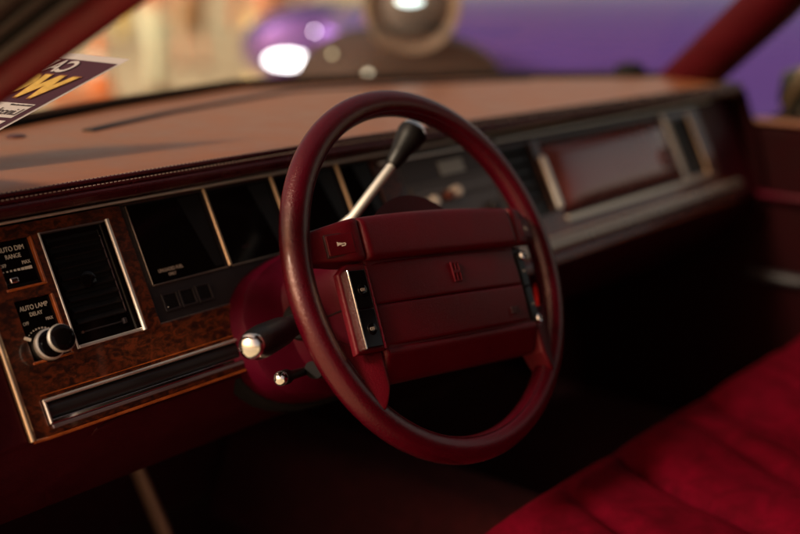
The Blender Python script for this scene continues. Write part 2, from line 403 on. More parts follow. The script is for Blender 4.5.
frame_edges(h_p2, M['wood_edge'], p2, 'rb', .0020)
x2 = (h_p2[0]+h_p2[1])/2
lettering('AUTO LAMP', FAS, x2,.0820,.0042,.0062,M['ink'],p2,align='CENTER')
lettering('DELAY', FAS, x2,.0758,.0042,.0052,M['ink'],p2,align='CENTER')
lettering('OFF', FAS, x2-.0125,.0690,.0042,.0042,M['ink'],p2,align='CENTER')
lettering('MAX', FAS, x2+.0110,.0690,.0042,.0042,M['ink'],p2,align='CENTER')
KN = Fr(FAS(-.3350,.0462,.004), FAS.x, FAS.y, FAS.z)
mb = MB()
for k in range(13):
    a = R(150-10*k); r=.0175; cx=r*math.cos(a); cy=r*math.sin(a); w=.0004+.00007*k
    mb.box(cx-w,cx+w,cy-w,cy+w,0,.0003,KN)
mb.build('scale_dots', M['ink'], p2, smooth=False)
# the round pull knob: collar, chrome-rimmed disc, stem, outer chrome-rimmed disc
mb = MB(); mb.lathe([(.0155,0),(.0155,.003),(.0135,.006),(.0105,.0075)], KN, 40); kc = mb.build('collar', M['black'], p2)
mb = MB(); mb.lathe([(.0128,.0045),(.0140,.0055),(.0146,.0085),(.0140,.0112),(.0128,.0118),(.0060,.0118)], KN, 40); mb.build('knob_ring', M['bright'], p2)
mb = MB(); mb.lathe([(.0126,.0112),(.0126,.0124),(.0100,.0136),(.0062,.0140),(.0055,.0270)], KN, 40); mb.build('knob_stem', M['gloss_black'], p2)
mb = MB(); mb.lathe([(.0055,.0265),(.0106,.0270),(.0120,.0285),(.0123,.0310),(.0119,.0342),(.0106,.0352),(.0055,.0358),(.0010,.0359)], KN, 44); kk = mb.build('knob', M['gloss_black'], p2)
mb = MB(); mb.lathe([(.0116,.0290),(.0127,.0296),(.0129,.0318),(.0124,.0334),(.0116,.0336)], KN, 44); mb.build('knob_rim', M['bright'], kk)
mb = MB(); mb.tube([KN(-.0145,.0085,.006),KN(-.0195,.0115,.0058)],.0016,8); mb.build('pointer', M['button_pale'], p2)

# vents
def vent(h, left_m, right_m, rw, lw=.0016, depth_o=.0085, slider=True):
    x0,x1_,y0,y1 = h
    mb = MB(); mb.holed([x0,x1_],[y0,y1],[(x0+.009,x1_-.012,y0+.021,y1-.006)], .0012, .0030, FAS); v = mb.build('air_vent', M['gloss_black'] if slider else M['black'], dash, bevel=.0006)
    mb = MB(); mb.tube([FAS(x1_-.0002-rw/2,lerp(y0-.001,y1+.001,k/6),depth_o) for k in range(7)], rw/2+.0002, 16); mb.build('vent_frame', right_m, v)
    mb = MB(); mb.box(x0-.0004,x0+lw,y0-.001,y1+.001,.001,depth_o,FAS); mb.build('vent_frame', left_m, v, bevel=.0006)
    mb = MB(); mb.box(x0+lw,x1_-rw-.0004,y0-.001,y0+.0022,.001,depth_o,FAS); mb.build('vent_frame', left_m, v, bevel=.0006)
    mb = MB(); mb.box(x0+lw,x1_-rw-.0004,y1-.0006,y1+.0009,.001,depth_o,FAS); mb.build('vent_frame', M['strip_edge'], v, bevel=.0004)
    nl = 8 if slider else 5
    for k in range(nl):
        yy = lerp(y0+.0245,y1-.012,k/(nl-1))
        mb = MB(); mb.prism([(x0+.010,yy-.0035),(x1_-.0135,yy-.0035),(x1_-.0135,yy-.0025),(x0+.010,yy-.0025)], .0014, .0032, FAS)
        mb.add([FAS(x0+.010,yy-.003,.0060),FAS(x1_-.0135,yy-.003,.0060),FAS(x1_-.0135,yy+.003,.0016),FAS(x0+.010,yy+.003,.0016),
                FAS(x0+.010,yy-.004,.0055),FAS(x1_-.0135,yy-.004,.0055),FAS(x1_-.0135,yy+.002,.0012),FAS(x0+.010,yy+.002,.0012)],
               [(0,1,2,3),(7,6,5,4),(0,4,5,1),(1,5,6,2),(2,6,7,3),(3,7,4,0)])
        mb.build('louvre', M['black'], v, smooth=False)
    if slider:
        mb = MB(); mb.box(x0+.012,x1_-.018,y0+.0125,y0+.0140,.003,.0045,FAS); sl = mb.build('slider_bar', M['charcoal'], v, bevel=.0004)
        mb = MB(); mb.box(x1_-.0200,x1_-.0165,y0+.0105,y0+.0160,.003,.0075,FAS); mb.build('slider_tab', M['charcoal'], sl, bevel=.0006)
        mb = MB(); mb.lathe([(.0013,.003),(.0013,.0045)], Fr(FAS(x0+.0125,y0+.0132,0),FAS.x,FAS.y,FAS.z), 12); mb.build('pivot', M['satin'], sl)
        cx=(x0+x1_)/2-.003; cy=(y0+y1)/2+.004
        mb = MB(); mb.lathe([(.0085,.003),(.0080,.0068),(.0045,.0080)], Fr(FAS(cx,cy,0),FAS.x,FAS.y,FAS.z), 24); mb.build('thumb_knob', M['gloss_black'], v)
        mb = MB(); mb.box(x1_-.0125,x1_-.0118,y0+.022,y1-.012,.003,.0042,FAS); mb.build('vane_edge', M['strip_edge'], v)
    return v
vent(h_v1, M['bright'], M['bright'], .0040)
v2 = vent(h_v2, M['black'], M['black'], .0016, slider=False)
v3 = vent(h_v3, M['satin'], M['pale_edge'], .0030, lw=.0016, slider=False)
frame_edges(h_v1, M['wood_edge'], dash, 'r', .0018)

# instrument cluster
x0,x1_,y0,y1 = h_cl
mb = MB(); mb.box(x0,x1_,y0,y1,.0012,.0040,FAS); cl = mb.build('instrument_cluster', M['charcoal'], dash, bevel=.0006)
wins = [(-.2055,-.1130),(-.1035,-.0180),(-.0085,.0860),(.0955,.1480)]
for i,(a,b) in enumerate(wins):
    mb = MB(); mb.box(a,b,.0760,.1585,.0040,.0052,FAS); ln = mb.build('gauge_window', M['gloss_black'], cl, bevel=.0003)
    # slanted inner wall seen through the dark glass
    mb = MB(); mb.prism([(b-.030,.1570),(b-.002,.1570),(b-.002,.0790),(b-.012,.0790)], .0050,.0056,FAS); mb.build('inner_wall', M['black'], ln, smooth=False)
    mb = MB(); mb.box(a,b+.0040,.0745,.0757,.0040,.0068,FAS); mb.build('bezel', M['satin'], ln, bevel=.0003)
    if i==0:
        mb = MB(); mb.box(a-.0012,a-.0002,.0760,.1585,.0040,.0068,FAS); mb.build('bezel', M['satin'], ln, bevel=.0003)
        lettering('UNLEADED FUEL', FAS, -.1790,.0862,.0053,.0049,M['ink_dim'],ln,align='CENTER',bold=.00012)
        lettering('ONLY', FAS, -.1790,.0812,.0053,.0042,M['ink_dim'],ln,align='CENTER',bold=.00012)
    if i==1:
        lettering('120 000', FAS, -.0780,.0905,.0053,.0042,M['deboss'],ln,align='CENTER')
for xd in (-.1082,-.0132,.0908):
    mb = MB(); mb.tube([FAS(xd,lerp(.0762,.1610,k/6),.0075) for k in range(7)], .0019, 14); mb.build('divider', M['pale_edge'], cl)
mb = MB(); mb.box(x0+.002,x1_,.0368,.0378,.0040,.0060,FAS); mb.build('bezel', M['satin'], cl, bevel=.0003)
for k in range(3):
    a = -.2010+.0208*k
    mb = MB(); mb.holed([a,a+.0195],[.0465,.0650],[(a+.0022,a+.0173,.0490,.0630)],.0040,.0062,FAS); b = mb.build('push_button', M['charcoal'], cl, bevel=.0005)
    mb = MB(); mb.box(a+.0026,a+.0169,.0494,.0626,.0040,.0050,FAS); mb.build('button_face', M['black'], b, bevel=.0008)
mb = MB(); mb.lathe([(.0006,.005),(.0006,.0056)], Fr(FAS(-.1973,.0510,0),FAS.x,FAS.y,FAS.z), 10); mb.build('indicator', M['button_pale'], cl)

# climate and radio panel, soft grey
mb = MB(); mb.box(h_cc[0],h_cc[1],h_cc[2],h_cc[3],.0012,.0060,FAS); cc = mb.build('climate_panel', M['grey'], dash, bevel=.001)
mb = MB(); mb.box(.1960,.3780,.1180,.1560,.0060,.0072,FAS); mb.build('upper_fascia', mat('warm_grey_plastic',(.055,.045,.045),.5), cc, bevel=.0008)
mb = MB(); mb.box(.2680,.3180,.1210,.1400,.0072,.0085,FAS); mb.build('display', M['display'], cc, bevel=.002)
mb = MB(); mb.holed([.2000,.3780],[.0400,.1150],[(.2050,.3730,.0950,.1110),(.2050,.3730,.0550,.0900)],.0060,.0085,FAS); mb.build('radio_bezel', mat('radio_grey',(.09,.078,.074),.45), cc, bevel=.0008)
mb = MB(); mb.box(.2060,.3720,.0560,.0890,.0060,.0068,FAS); mb.build('radio_face', M['grey'], cc)
for (x,h,r,m) in ((.2790,.0960,.0085,'button_pale'),(.2625,.0930,.0060,'button_amber'),(.2300,.0900,.0080,'button_pale'),(.2130,.0900,.0060,'satin'),(.345,.066,.008,'charcoal')):
    mb = MB(); mb.lathe([(r,.006),(r,.016),(r*.8,.0185),(.001,.019)], Fr(FAS(x,h,0),FAS.x,FAS.y,FAS.z), 24); mb.build('knob', M[m], cc)
mb = MB(); mb.prism([(.3810,.0360),(.3950,.0360),(.3950,.1550),(.3810,.1550)], .0060,.0125,FAS); mb.build('side_trim', M['grey'], cc, bevel=.003)

# bright chrome upright beside the glove box
mb = MB(); mb.box(.4830,.4955,.0370,.1180,WZ,.0150,FAS); mb.build('upright_trim', M['bright'], dash, bevel=.004, seg=5)
# glove box: padded glossy door in a pale frame
M['glove'] = mat('glove_door_gloss', (.15,.045,.042), .26, coat=1, coat_r=.16, rvar=.05, vscale=9)
def gp(u,v):
    x = lerp(.4995,.8580,u); h = lerp(.0280,.1380,v)
    e = (1-abs(2*u-1)**8)*(1-abs(2*v-1)**5)
    return FAS(x,h,.003+.018*max(0,e)**.6)
mb = MB(); mb.slab(40,20,gp,lambda u,v: FAS(lerp(.4995,.8580,u),lerp(.0280,.1380,v),.0012)); gb = mb.build('glove_box_door', M['glove'], dash)
mb = MB(); mb.lathe([(.0165,.014),(.0165,.0245),(.0140,.0262),(.0105,.0238),(.001,.0232)], Fr(FAS(.806,.0690,0),FAS.x,FAS.y,FAS.z), 28); mb.build('latch', M['latch'], gb)
mb = MB(); mb.prism([(.4980,.0165),(.9680,.0165),(.9680,.0245),(.8695,.0255),(.8695,.1440),(.8610,.1440),(.8610,.0255),(.4980,.0255)],WZ,.0100,FAS); mb.build('glove_box_frame', M['satin'], dash, bevel=.0015)
mb = MB(); mb.box(.400,1.06,.1445,.1600,WZ,.0085,FAS); mb.build('upper_inlay', mat('dark_inlay',(.018,.007,.006),.6,spec=.2), dash, bevel=.0005)
# passenger side roll, pale metal stands in for light reflected by the strip
mb = MB()
rings=[]
for i in range(30):
    x = lerp(.30,1.045,i/29)
    rings.append([FAS(x, -.0110+.0135*math.cos(R(t)), .006+.0095*math.sin(R(t))) for t in range(-20,201,20)]+[FAS(x,-.0110,-.002)])
mb.loft(rings); mb.build('strip_reflection_roll', mat('strip_reflection_metal',(.46,.37,.30),.30,metal=.9,rvar=.05,vscale=20), dash)
mb = MB(); mb.box(.31,1.04,-.0140,-.0128,.0146,.0160,FAS); mb.build('rail_groove', M['black'], dash)
mb = MB(); mb.box(.31,1.04,-.0060,-.0050,.0142,.0156,FAS); mb.build('rail_groove', M['black'], dash)

# ------------------------------------------------------------------ STEERING COLUMN
col = thing('steering_column', 'burgundy steering column shroud with stalks behind the steering wheel', 'steering column', (0,.15,-.1))
def cring(d, w, h, dy=0, e=3.2, n=36, grow=0):
    pts=[]
    for k in range(n):
        t = 2*math.pi*k/n; c=math.cos(t); s=math.sin(t)
        pts.append(COL((w+grow)*abs(c)**(2/e)*(1 if c>=0 else -1), dy+(h+grow)*abs(s)**(2/e)*(1 if s>=0 else -1), -d))
    return pts
mb = MB(); mb.loft([cring(.022,.030,.030,0,2),cring(.045,.034,.034,0,2),cring(.052,.058,.050,0,3),cring(.060,.070,.058,-.004,3.2),cring(.075,.076,.062,-.006),cring(.10,.081,.064,-.007),cring(.126,.086,.066,-.006,3.2),cring(.136,.091,.068,-.006,3),cring(.1415,.104,.073,-.006,2.9),cring(.1445,.127,.080,-.006,2.8),cring(.149,.1345,.0825,-.006,2.7),cring(.156,.137,.083,-.006,2.6),cring(.205,.137,.083,-.006,2.5)])
mb.build('shroud', M['shroud'], col)
mb = MB(); mb.loft([cring(.184,.139,.085,-.006,2.5),cring(.187,.1425,.0885,-.006,2.5),cring(.205,.1425,.0885,-.006,2.5)]); mb.build('shroud_shadow_ring', M['rubber'], col)  # dark ring added for the shadow gap around the shroud
mb = MB(); mb.tube([COL(-w_-.0002,y_,-d_) for d_,w_,y_ in ((.060,.0700,-.006),(.075,.0760,-.006),(.10,.0810,-.007),(.126,.086,-.006),(.136,.091,-.006))], .0009, 6); mb.build('split_line', M['rubber'], col)
# turn signal stalk
a = V((-.085,.100,-.050)); b = V((-.250,.000,-.015)); d=(b-a)
def along(t): return a+d*t
mb = MB(); mb.tube([along(t) for t in (0,.14,.30,.34,.50,.80,.90,.955)], [.008,.008,.0085,.0105,.0140,.0150,.0140,.0115], 22); stalk = mb.build('turn_signal_stalk', M['black'], col)
zf = d.normalized(); xf = zf.cross(V((0,0,1))).normalized(); yf = zf.cross(xf)
EC = Fr(along(.95), xf, yf, zf)
mb = MB(); mb.lathe([(.0112,-.002),(.0118,.001),(.0112,.004),(.0085,.0065),(.0045,.0080),(.0008,.0083)], EC, 28); mb.build('end_cap', M['chrome'], stalk)
mb = MB(); mb.lathe([(.020,-.004),(.020,.010),(.016,.018)], Fr(along(0.05), xf, yf, zf), 22); mb.build('boot', M['rubber'], stalk)
for k in range(4):
    mb = MB(); mb.lathe([(.0098,0),(.0108,.001),(.0108,.002),(.0098,.003)], Fr(along(.22+.03*k), xf, yf, zf), 20); mb.build('grip_ring', M['black'], stalk)
# tilt lever
a2 = V((-.100,.085,-.098)); b2 = V((-.200,.018,-.062)); d2 = b2-a2; z2=d2.normalized(); x2_=z2.cross(V((0,0,1))).normalized(); y2=z2.cross(x2_)
mb = MB(); mb.tube([a2+d2*t for t in (0,.5,.72,.78,.95)], [.0045,.0045,.0050,.0072,.0068], 16); tl = mb.build('tilt_lever', M['black'], col)
mb = MB(); mb.lathe([(.0052,0),(.0062,.002),(.0055,.0045),(.003,.0062),(.0005,.0066)], Fr(a2+d2*.94,x2_,y2,z2), 20); mb.build('end_cap', M['chrome'], tl)
mb = MB(); mb.tube([V((-.118,.058,-.086)),V((-.090,.062,-.092)),V((-.06,.066,-.094))],[.011,.012,.009],14,squash=.8); mb.build('lever_slot', M['rubber'], tl)
# gear lever
mb = MB(); mb.tube([V((-.052,.128,.004)),V((-.030,.112,.028)),V((-.016,.100,.044)),V((.052,.100,.094))],[.007,.006,.0052,.0050],16); gl = mb.build('gear_lever', M['bright'], col)
g0=V((.046,.100,.090)); g1=V((.086,.100,.126)); gd=g1-g0; gz=gd.normalized(); gx=gz.cross(V((0,1,0))).normalized(); gy=gz.cross(gx)
Ln=gd.length
mb = MB(); mb.lathe([(.0055,0),(.0080,.003),(.0105,Ln*.35),(.0150,Ln*.68),(.0168,Ln*.82),(.0165,Ln*.92)], Fr(g0,gx,gy,gz), 28); mb.build('knob', M['black'], gl)
mb = MB(); mb.lathe([(.0163,Ln*.915),(.0150,Ln*.99),(.0105,Ln*1.07),(.004,Ln*1.11),(.0005,Ln*1.115)], Fr(g0,gx,gy,gz), 28); mb.build('knob_cap', M['chrome'], gl)

# ------------------------------------------------------------------ STEERING WHEEL
wh = thing('steering_wheel', 'burgundy leather steering wheel with padded airbag centre and thumb buttons, turned slightly clockwise', 'steering wheel', (0,0,0))
RR = .1800
mb = MB(); NS=144; NR=28
vs=[]
for i in range(NS):
    t = 2*math.pi*i/NS
    for k in range(NR):
        p = 2*math.pi*k/NR
        rr = .0132 + .0006*math.cos(2*p)
        # slightly flattened back, finger swell on the outside back
        rad = RR + rr*math.cos(p); dep = (rr*1.02)*math.sin(p)
        vs.append(WHL(rad*math.cos(t), rad*math.sin(t), dep))
fs=[(i*NR+k, i*NR+(k+1)%NR, ((i+1)%NS)*NR+(k+1)%NR, ((i+1)%NS)*NR+k) for i in range(NS) for k in range(NR)]
mb.add(vs,fs); rim = mb.build('rim', M['rim'], wh)
# stitched seam inside the rim
mb = MB()
pts=[]
for i in range(NS):
    t = 2*math.pi*i/NS
    if True: pts.append(WHL((RR-.0112)*math.cos(t),(RR-.0112)*math.sin(t), .0082))
vs=[];
for i in range(NS):
    t=2*math.pi*i/NS; er=V(WHL(math.cos(t),math.sin(t),0)); ez=WHL.z
    for k in range(6):
        p=2*math.pi*k/6; vs.append(pts[i]+er*.0007*math.cos(p)+ez*.0007*math.sin(p))
mb.add(vs,[(i*6+k,i*6+(k+1)%6,((i+1)%NS)*6+(k+1)%6,((i+1)%NS)*6+k) for i in range(NS) for k in range(6)])
mb.build('seam', M['rim'], rim)

def hslab(name, xa, xb, yb, yt, of, bot, m, parent, nu=48, nv=16, er=.006, **kw):
    """slab in the wheel frame between curves yb(x) and yt(x); of(x,y) height; rounded edges of radius er"""
    def top(u,v):
        # concentrate samples at the borders
        uu = .5-.5*math.cos(math.pi*u); vv = .5-.5*math.cos(math.pi*v)
        x = lerp(xa,xb,uu); y0_,y1_ = yb(x),yt(x); y = lerp(y0_,y1_,vv)
        dx = min(x-xa, xb-x) if kw.get('round_x',True) else 9
        dy = min(y-y0_, y1_-y)
        def rd(dd): dd=max(0,min(er,dd)); return er-math.sqrt(max(0,er*er-(er-dd)**2))
        return WHL(x,y,of(x,y)-rd(dx)-rd(dy))
    def botf(u,v):
        uu = .5-.5*math.cos(math.pi*u); vv = .5-.5*math.cos(math.pi*v)
        x = lerp(xa,xb,uu); return WHL(x, lerp(yb(x),yt(x),vv), bot(x))
    q = MB(); q.slab(nu,nv,top,botf); return q.build(name, m, parent, angle=60)

def edge_o(x): return lerp(.021, .004, ease((abs(x)-.120)/.045))
# upper spoke bar: arched top, three sections split by seams
def ub_top(x): return .0600 - .30*x*x - .06*max(0,abs(x)-.12)
def ub_bot(x): return .0138 + .004*ease((abs(x)-.12)/.04)
of_up = lambda x,y: edge_o(x) + .0015 + .0035*(1-((y-.026)/.034)**2)
us = hslab('upper_spoke', -.1115,.1115, ub_bot, ub_top, of_up, lambda x:-.014, M['pad'], wh, er=.0060)
for s in (-1,1):
    xa,xb = (-.168,-.1125) if s<0 else (.1125,.168)
    hslab('spoke_end', xa,xb, lambda x: ub_bot(x)+.001, lambda x: ub_top(x)-.0003, lambda x,y: edge_o(x)+.0025, lambda x:-.010, M['pad'], wh, nu=24, er=.004)
# horn buttons with a trumpet mark
for s in (-1,1):
    cx = s*.1365; fr = Fr(WHL(cx,.0320,.0170), WHL.x - WHL.z*(.30*(1 if s>0 else -1)), WHL.y, WHL.z + WHL.x*(.30*(1 if s>0 else -1)))
    mb = MB(); mb.prism([(-.0140,-.0098),(.0140,-.0098),(.0135,.0098),(-.0140,.0098)], -.003,.0030, fr); hb = mb.build('horn_button', M['pad'], wh, bevel=.0012)
    mb = MB(); mb.prism([(-.0150,-.0108),(.0150,-.0108),(.0145,.0108),(-.0150,.0108)], -.004,.0016, fr); mb.build('button_surround', M['deboss'], hb, bevel=.0006)
    mb = MB()   # trumpet: flared bell, tube and loop
    mb.prism([(-.0042,.0026),(-.0030,.0018),(.0020,.0008),(.0020,-.0002),(-.0030,-.0010),(-.0042,-.0018)], .0030,.0034, fr)
    mb.prism([(.0005,.0008),(.0040,.0010),(.0048,-.0002),(.0040,-.0020),(.0000,-.0022),(.0000,-.0012),(.0034,-.0012),(.0038,-.0002),(.0034,.0000),(.0005,-.0002)], .0030,.0034, fr)
    mb.build('horn_symbol', M['ink'], hb, smooth=False)

# airbag cover: two halves with a tear seam
def pado(x,y): return .0235 - .0035*((x)/.105)**2 - .0025*((y+.03)/.045)**2
ab = hslab('airbag_cover', -.1130,.1060, lambda x:-.0278, lambda x: .0125-.0004*0, pado, lambda x:-.014, M['pad'], wh, er=.0022)
hslab('lower_flap', -.1130,.1060, lambda x:-.0672, lambda x:-.0283, pado, lambda x:-.014, M['pad'], ab, er=.0020)
# backing between the pieces
mb = MB(); mb.prism([(-.112,-.080),(.108,-.080),(.108,.030),(-.112,.030)], -.020, .0180, WHL); mb.build('cover_backing', M['pad'], ab, bevel=.003)
# embossed emblem: a tall frame with a cross
E0 = Fr(WHL(0.003,-.0065,.0238), WHL.x, WHL.y, WHL.z)
mb = MB()
mb.holed([-.0056,.0056],[-.0100,.0100],[(-.0044,-.0007,.0014,.0088),(.0007,.0044,.0014,.0088),(-.0044,-.0007,-.0088,-.0014),(.0007,.0044,-.0088,-.0014)],-.001,.0009,E0)
mb.build('emblem', M['pad'], ab, bevel=.0002)
lettering('SRS', WHL, .0800,-.0570,.0217,.0095, M['deboss'], ab, align='CENTER', bold=.0003, depth=.0010)

# lower spoke: trapezoid under the cover, spreading into the rim
def lb_top(x): return -.0678 - .002*ease((abs(x)-.108)/.03)
def lb_bot(x): return -.1010
hslab('lower_spoke', -.1145,.1145, lambda x:-.1005, lb_top, lambda x,y: .0195-.55*max(0,-.075-y), lambda x:-.016, M['pad'], wh, er=.0045)
for s in (-1,1):
    xa,xb = (-.1640,-.1150) if s<0 else (.1150,.1640)
    hslab('spoke_end', xa,xb, lambda x: -math.sqrt(max(0,.1800**2-x*x))*1.0+.002 if abs(x)>.128 else lerp(-.100,-.1246,ease((abs(x)-.112)/.016)), lambda x: lerp(-.0690,-.0500,ease((abs(x)-.125)/.035)), lambda x,y: lerp(.0165,.004,ease((abs(x)-.114)/.045)), lambda x:-.012, M['pad'], wh, nu=24, er=.004)

# thumb button strips left and right
for s in (-1,1):
    c = s*.1300
    def sob(x,y): return .0170 - .0010*abs(x-c)/.02
    xa,xb = (c-.0225, c+.0225)
    xa2,xb2 = (-.1500,-.1130) if s<0 else (.1070,.1262)
    hslab('switch_pod', xa2, xb2, lambda x: -.0705, lambda x: .0130-.010*ease((abs(x)-.135)/.02), (lambda x,y: .0192) if s<0 else (lambda x,y: .0145), lambda x: .0125, M['pad'] if s<0 else M['charcoal'], wh, nu=24, nv=24, er=.0025)
    bx0,bx1 = (-.1400,-.1190) if s<0 else (.1125,.1235)
    zt = .0228 if s<0 else .0170
    for k,(y0_,y1_,txt) in enumerate(((-.0300,.0060,'ON'),(-.0665,-.0308,'OFF')) if s<0 else ((-.0300,.0060,'SET'),(-.0665,-.0308,'CST'))):
        mb = MB(); mb.prism([(bx0,y0_),(bx1,y0_),(bx1,y1_),(bx0,y1_)], zt-.010,zt, WHL); bt = mb.build('control_button', M['gloss_black'], wh, bevel=.0010)
        if s < 0:
            mb = MB(); mb.lathe([(.0058,.0225),(.0054,.0234),(.0042,.0238),(.0008,.0236)], Fr(WHL((bx0+bx1)/2+.001,(y0_+y1_)/2-.001,0),WHL.x,WHL.y,WHL.z), 20); mb.build('button_dimple', M['gloss_black'], bt)
        lettering(txt, WHL, (bx0+bx1)/2+.0005, (y0_+y1_)/2-.0023, zt+.0013 if s<0 else zt+.0002, .0040 if s<0 else .0030, M['ink_dim'], bt, align='CENTER', bold=.0001)
    if s > 0:
        for yy in (.0035,-.0660):
            mb = MB(); mb.lathe([(.0048,.012),(.0050,.0185),(.0040,.0200),(.0022,.0196),(.0006,.0205)], Fr(WHL(.1215,yy,0),WHL.x,WHL.y,WHL.z), 20); mb.build('switch_screw', M['chrome'], wh)
    xo = bx0-.0009 if s<0 else bx1+.0009
    if s > 0: continue
    mb = MB(); mb.box(xo-.0008,xo+.0008,-.0670,.0064,.010,zt+.0006,WHL); mb.build('switch_trim', M['chrome'], wh, bevel=.0004)
    xi = bx1+.0018 if s<0 else bx0-.0030
    mb = MB(); mb.tube([WHL(xi,y,.0228-.0004*math.sin(y*900)) for y in [lerp(-.069,.009,i/30) for i in range(31)]], .0011, 6); mb.build('edge_bead', M['rim'], wh)
# centre boss behind
mb = MB(); mb.lathe([(.085,-.012),(.080,-.022),(.045,-.030),(.036,-.045)], COL, 40); mb.build('hub', M['maroon'], wh)

# ------------------------------------------------------------------ BENCH SEAT
seat = thing('bench_seat', 'crimson crushed velour bench seat with soft pleats in the lower right', 'seat', (.35,-.3,-.6))
def groove(t, w): return math.exp(-(t/w)**2)
def seat_h(x,y):
    # pleat coordinate: seams slant a little across the cushion
    t = x - (y+.07)*(-.37)*-1*-1   # x measured along a slanted seam
    t = x - (y+.07)*.37
    z = 0
    major = [-.27,.02,.283,.53,.80]
    minor = [-.12,.14,.41,.47,.65,.71]
    for m_ in major: z -= .020*groove(t-m_-.005*math.sin(14*y),.011)+.020*groove(t-m_,.034)
    for k,m_ in enumerate(minor): z -= (.013*groove(t-m_-.008*math.sin(9*y+k),.015)) * (.35+.65*ease((-.07-y)/.10))
    z += .002*math.sin(23*x+9*y)+.0015*math.sin(41*x-17*y+1)+.002*math.sin(15*x+31*y)
    return z
SY0, SY1 = -.036, -.62
def seat_top(u,v):
    x = lerp(-.30,1.06,u); 
    ex = min(u,1-u)
    if v < .16:  # rolled front edge
        a = R(90)*(1-v/.16); y = SY0-.045+.045*math.sin(a); z = -.266-.050*(1-math.cos(a))
        k = v/.16
        return V((x, y, z + seat_h(x,y)*k*k*k - .03*max(0,(.03-ex)/.03)**2))
    k = (v-.16)/.84; y = lerp(SY0-.045, SY1, k); 
    return V((x,y,-.266 - .03*k + .012*math.sin(math.pi*k) + seat_h(x,y) - .03*max(0,(.03-ex)/.03)**2))
mb = MB(); mb.slab(340,110,seat_top,lambda u,v: V((lerp(-.30,1.06,u), lerp(SY0-.004,SY1,max(0,(v-.16)/.84)) , -.46)))
mb.build('cushion', M['velour'], seat)
mb = MB()
mb.slab(60,30,lambda u,v: V((lerp(-.30,1.06,u), -.60-.12*v-.03*math.sin(math.pi*v)**.5*-1+.006*math.sin(60*u), lerp(-.30,.22,v))), lambda u,v: V((lerp(-.30,1.06,u),-.74-.10*v,lerp(-.34,.22,v))))
mb.build('backrest', M['velour'], seat, bevel=.02)
mb = MB(); mb.box(-.26,1.02,-.60,-.12,-.60,-.462); mb.build('seat_base', M['maroon'], seat, bevel=.01)

# ------------------------------------------------------------------ THE CAR AROUND IT
car = thing('car_body', 'interior shell of the old sedan with red windshield pillars, seen from the open driver door', 'car', (.36,.0,-.95))
# left windshield pillar: built from offset bars following the same slope
PA, PB_ = V((-.405,.310,.110)), V((-.400,-.087,.277))
PC = V((-.34,-.36,.470))
def pbar(name, offs, rads, m, parent, squash=1.0, seg=16):
    o = V(offs); pts = [PA+(PA-PB_)*.45+o, PA+o, PB_+o, PB_.lerp(PC,.3)+o+V((0,0,-.004)), PC+o]
    q = MB(); q.tube(pts, rads, seg, squash=squash); return q.build(name, m, parent)
def po(a, b): return (a, .39*b, .92*b)
lp = pbar('windshield_pillar', po(0,.0120), .0128, M['pillar'], car)
pbar('door_seal', po(-.006,.0190), .0050, M['rubber'], lp)
pbar('door_seal', po(-.012,.0235), .0066, M['seal'], lp)
pbar('pillar_seal', po(-.022,.0265), .0050, M['rubber'], lp)
pbar('door_seal', po(-.031,.0285), .0056, M['seal'], lp)
pbar('pillar_seal', po(-.042,.0290), .0060, M['rubber'], lp)
pbar('outer_panel', po(-.060,.0300), .0120, M['seal'], lp)
pbar('drip_rail', po(-.090,.0330), .0180, M['paint'], lp)
# right windshield pillar, its trim colour darkened to stand for shade
a0=V((1.160,.375,.035)); b0=V((.985,.095,.238)); c0=V((.92,-.13,.45))
q = MB(); q.tube([a0, a0.lerp(b0,.35), b0, c0], [.050,.049,.048,.044], 20, squash=.9); rp = q.build('windshield_pillar', leather('pillar_trim_shaded', (.040,.0008,.0030), .6, .4, 500, spec=.15), car)
q = MB(); q.lathe([(.030,0),(.032,.012),(.026,.030),(.012,.036)], Fr((1.075,.40,.085),(1,0,0),(0,1,0),(0,0,1)), 20); q.build('corner_cap', M['rubber'], rp)
# windshield glass and its lower gasket
top_edge = lambda x: V((lerp(-.34,.93,(x+.42)/1.56), -.30+.0*x, .465))
def wsp(u,v):
    x = lerp(-.42,1.139,u); b = V((x, yfar(x)+.006, zfar(x)+.004)); t = V((lerp(-.34,.93,u), -.27-.0*u + .10*math.sin(math.pi*u), .470+.02*math.sin(math.pi*u)))
    return b.lerp(t,v)
q = MB(); q.slab(40,12,wsp,lambda u,v: wsp(u,v)+V((0,-.002,-.004))); q.build('windshield', M['glass'], car)
q = MB(); q.tube([(x, yfar(x)+.004, zfar(x)+.0035) for x in [lerp(-.44,1.14,i/50) for i in range(51)]], .0105, 10); q.build('windshield_gasket', M['rubber'], car)
q = MB(); q.slab(40,4,lambda u,v: V((lerp(-.56,1.28,u), yfar(lerp(-.42,1.139,u))+.012+.14*v, zfar(lerp(-.42,1.139,u))-.012-.03*v)), lambda u,v: V((lerp(-.56,1.28,u), yfar(lerp(-.42,1.139,u))+.012+.14*v, zfar(lerp(-.42,1.139,u))-.05-.03*v)))
q.build('cowl', M['paint'], car)
# hood, drops away in front so it stays under the dash line
q = MB()
def hood(u,v):
    x = lerp(-.56,1.28,u); y0_ = yfar(lerp(-.42,1.139,u))+.155; return V((x, lerp(y0_, 1.95, v), .055-.03*((x-.36)/.92)**2-.10*v-.05*v*v))
q.slab(30,20,hood,lambda u,v: hood(u,v)-V((0,0,.35))); q.build('hood', M['paint'], car)
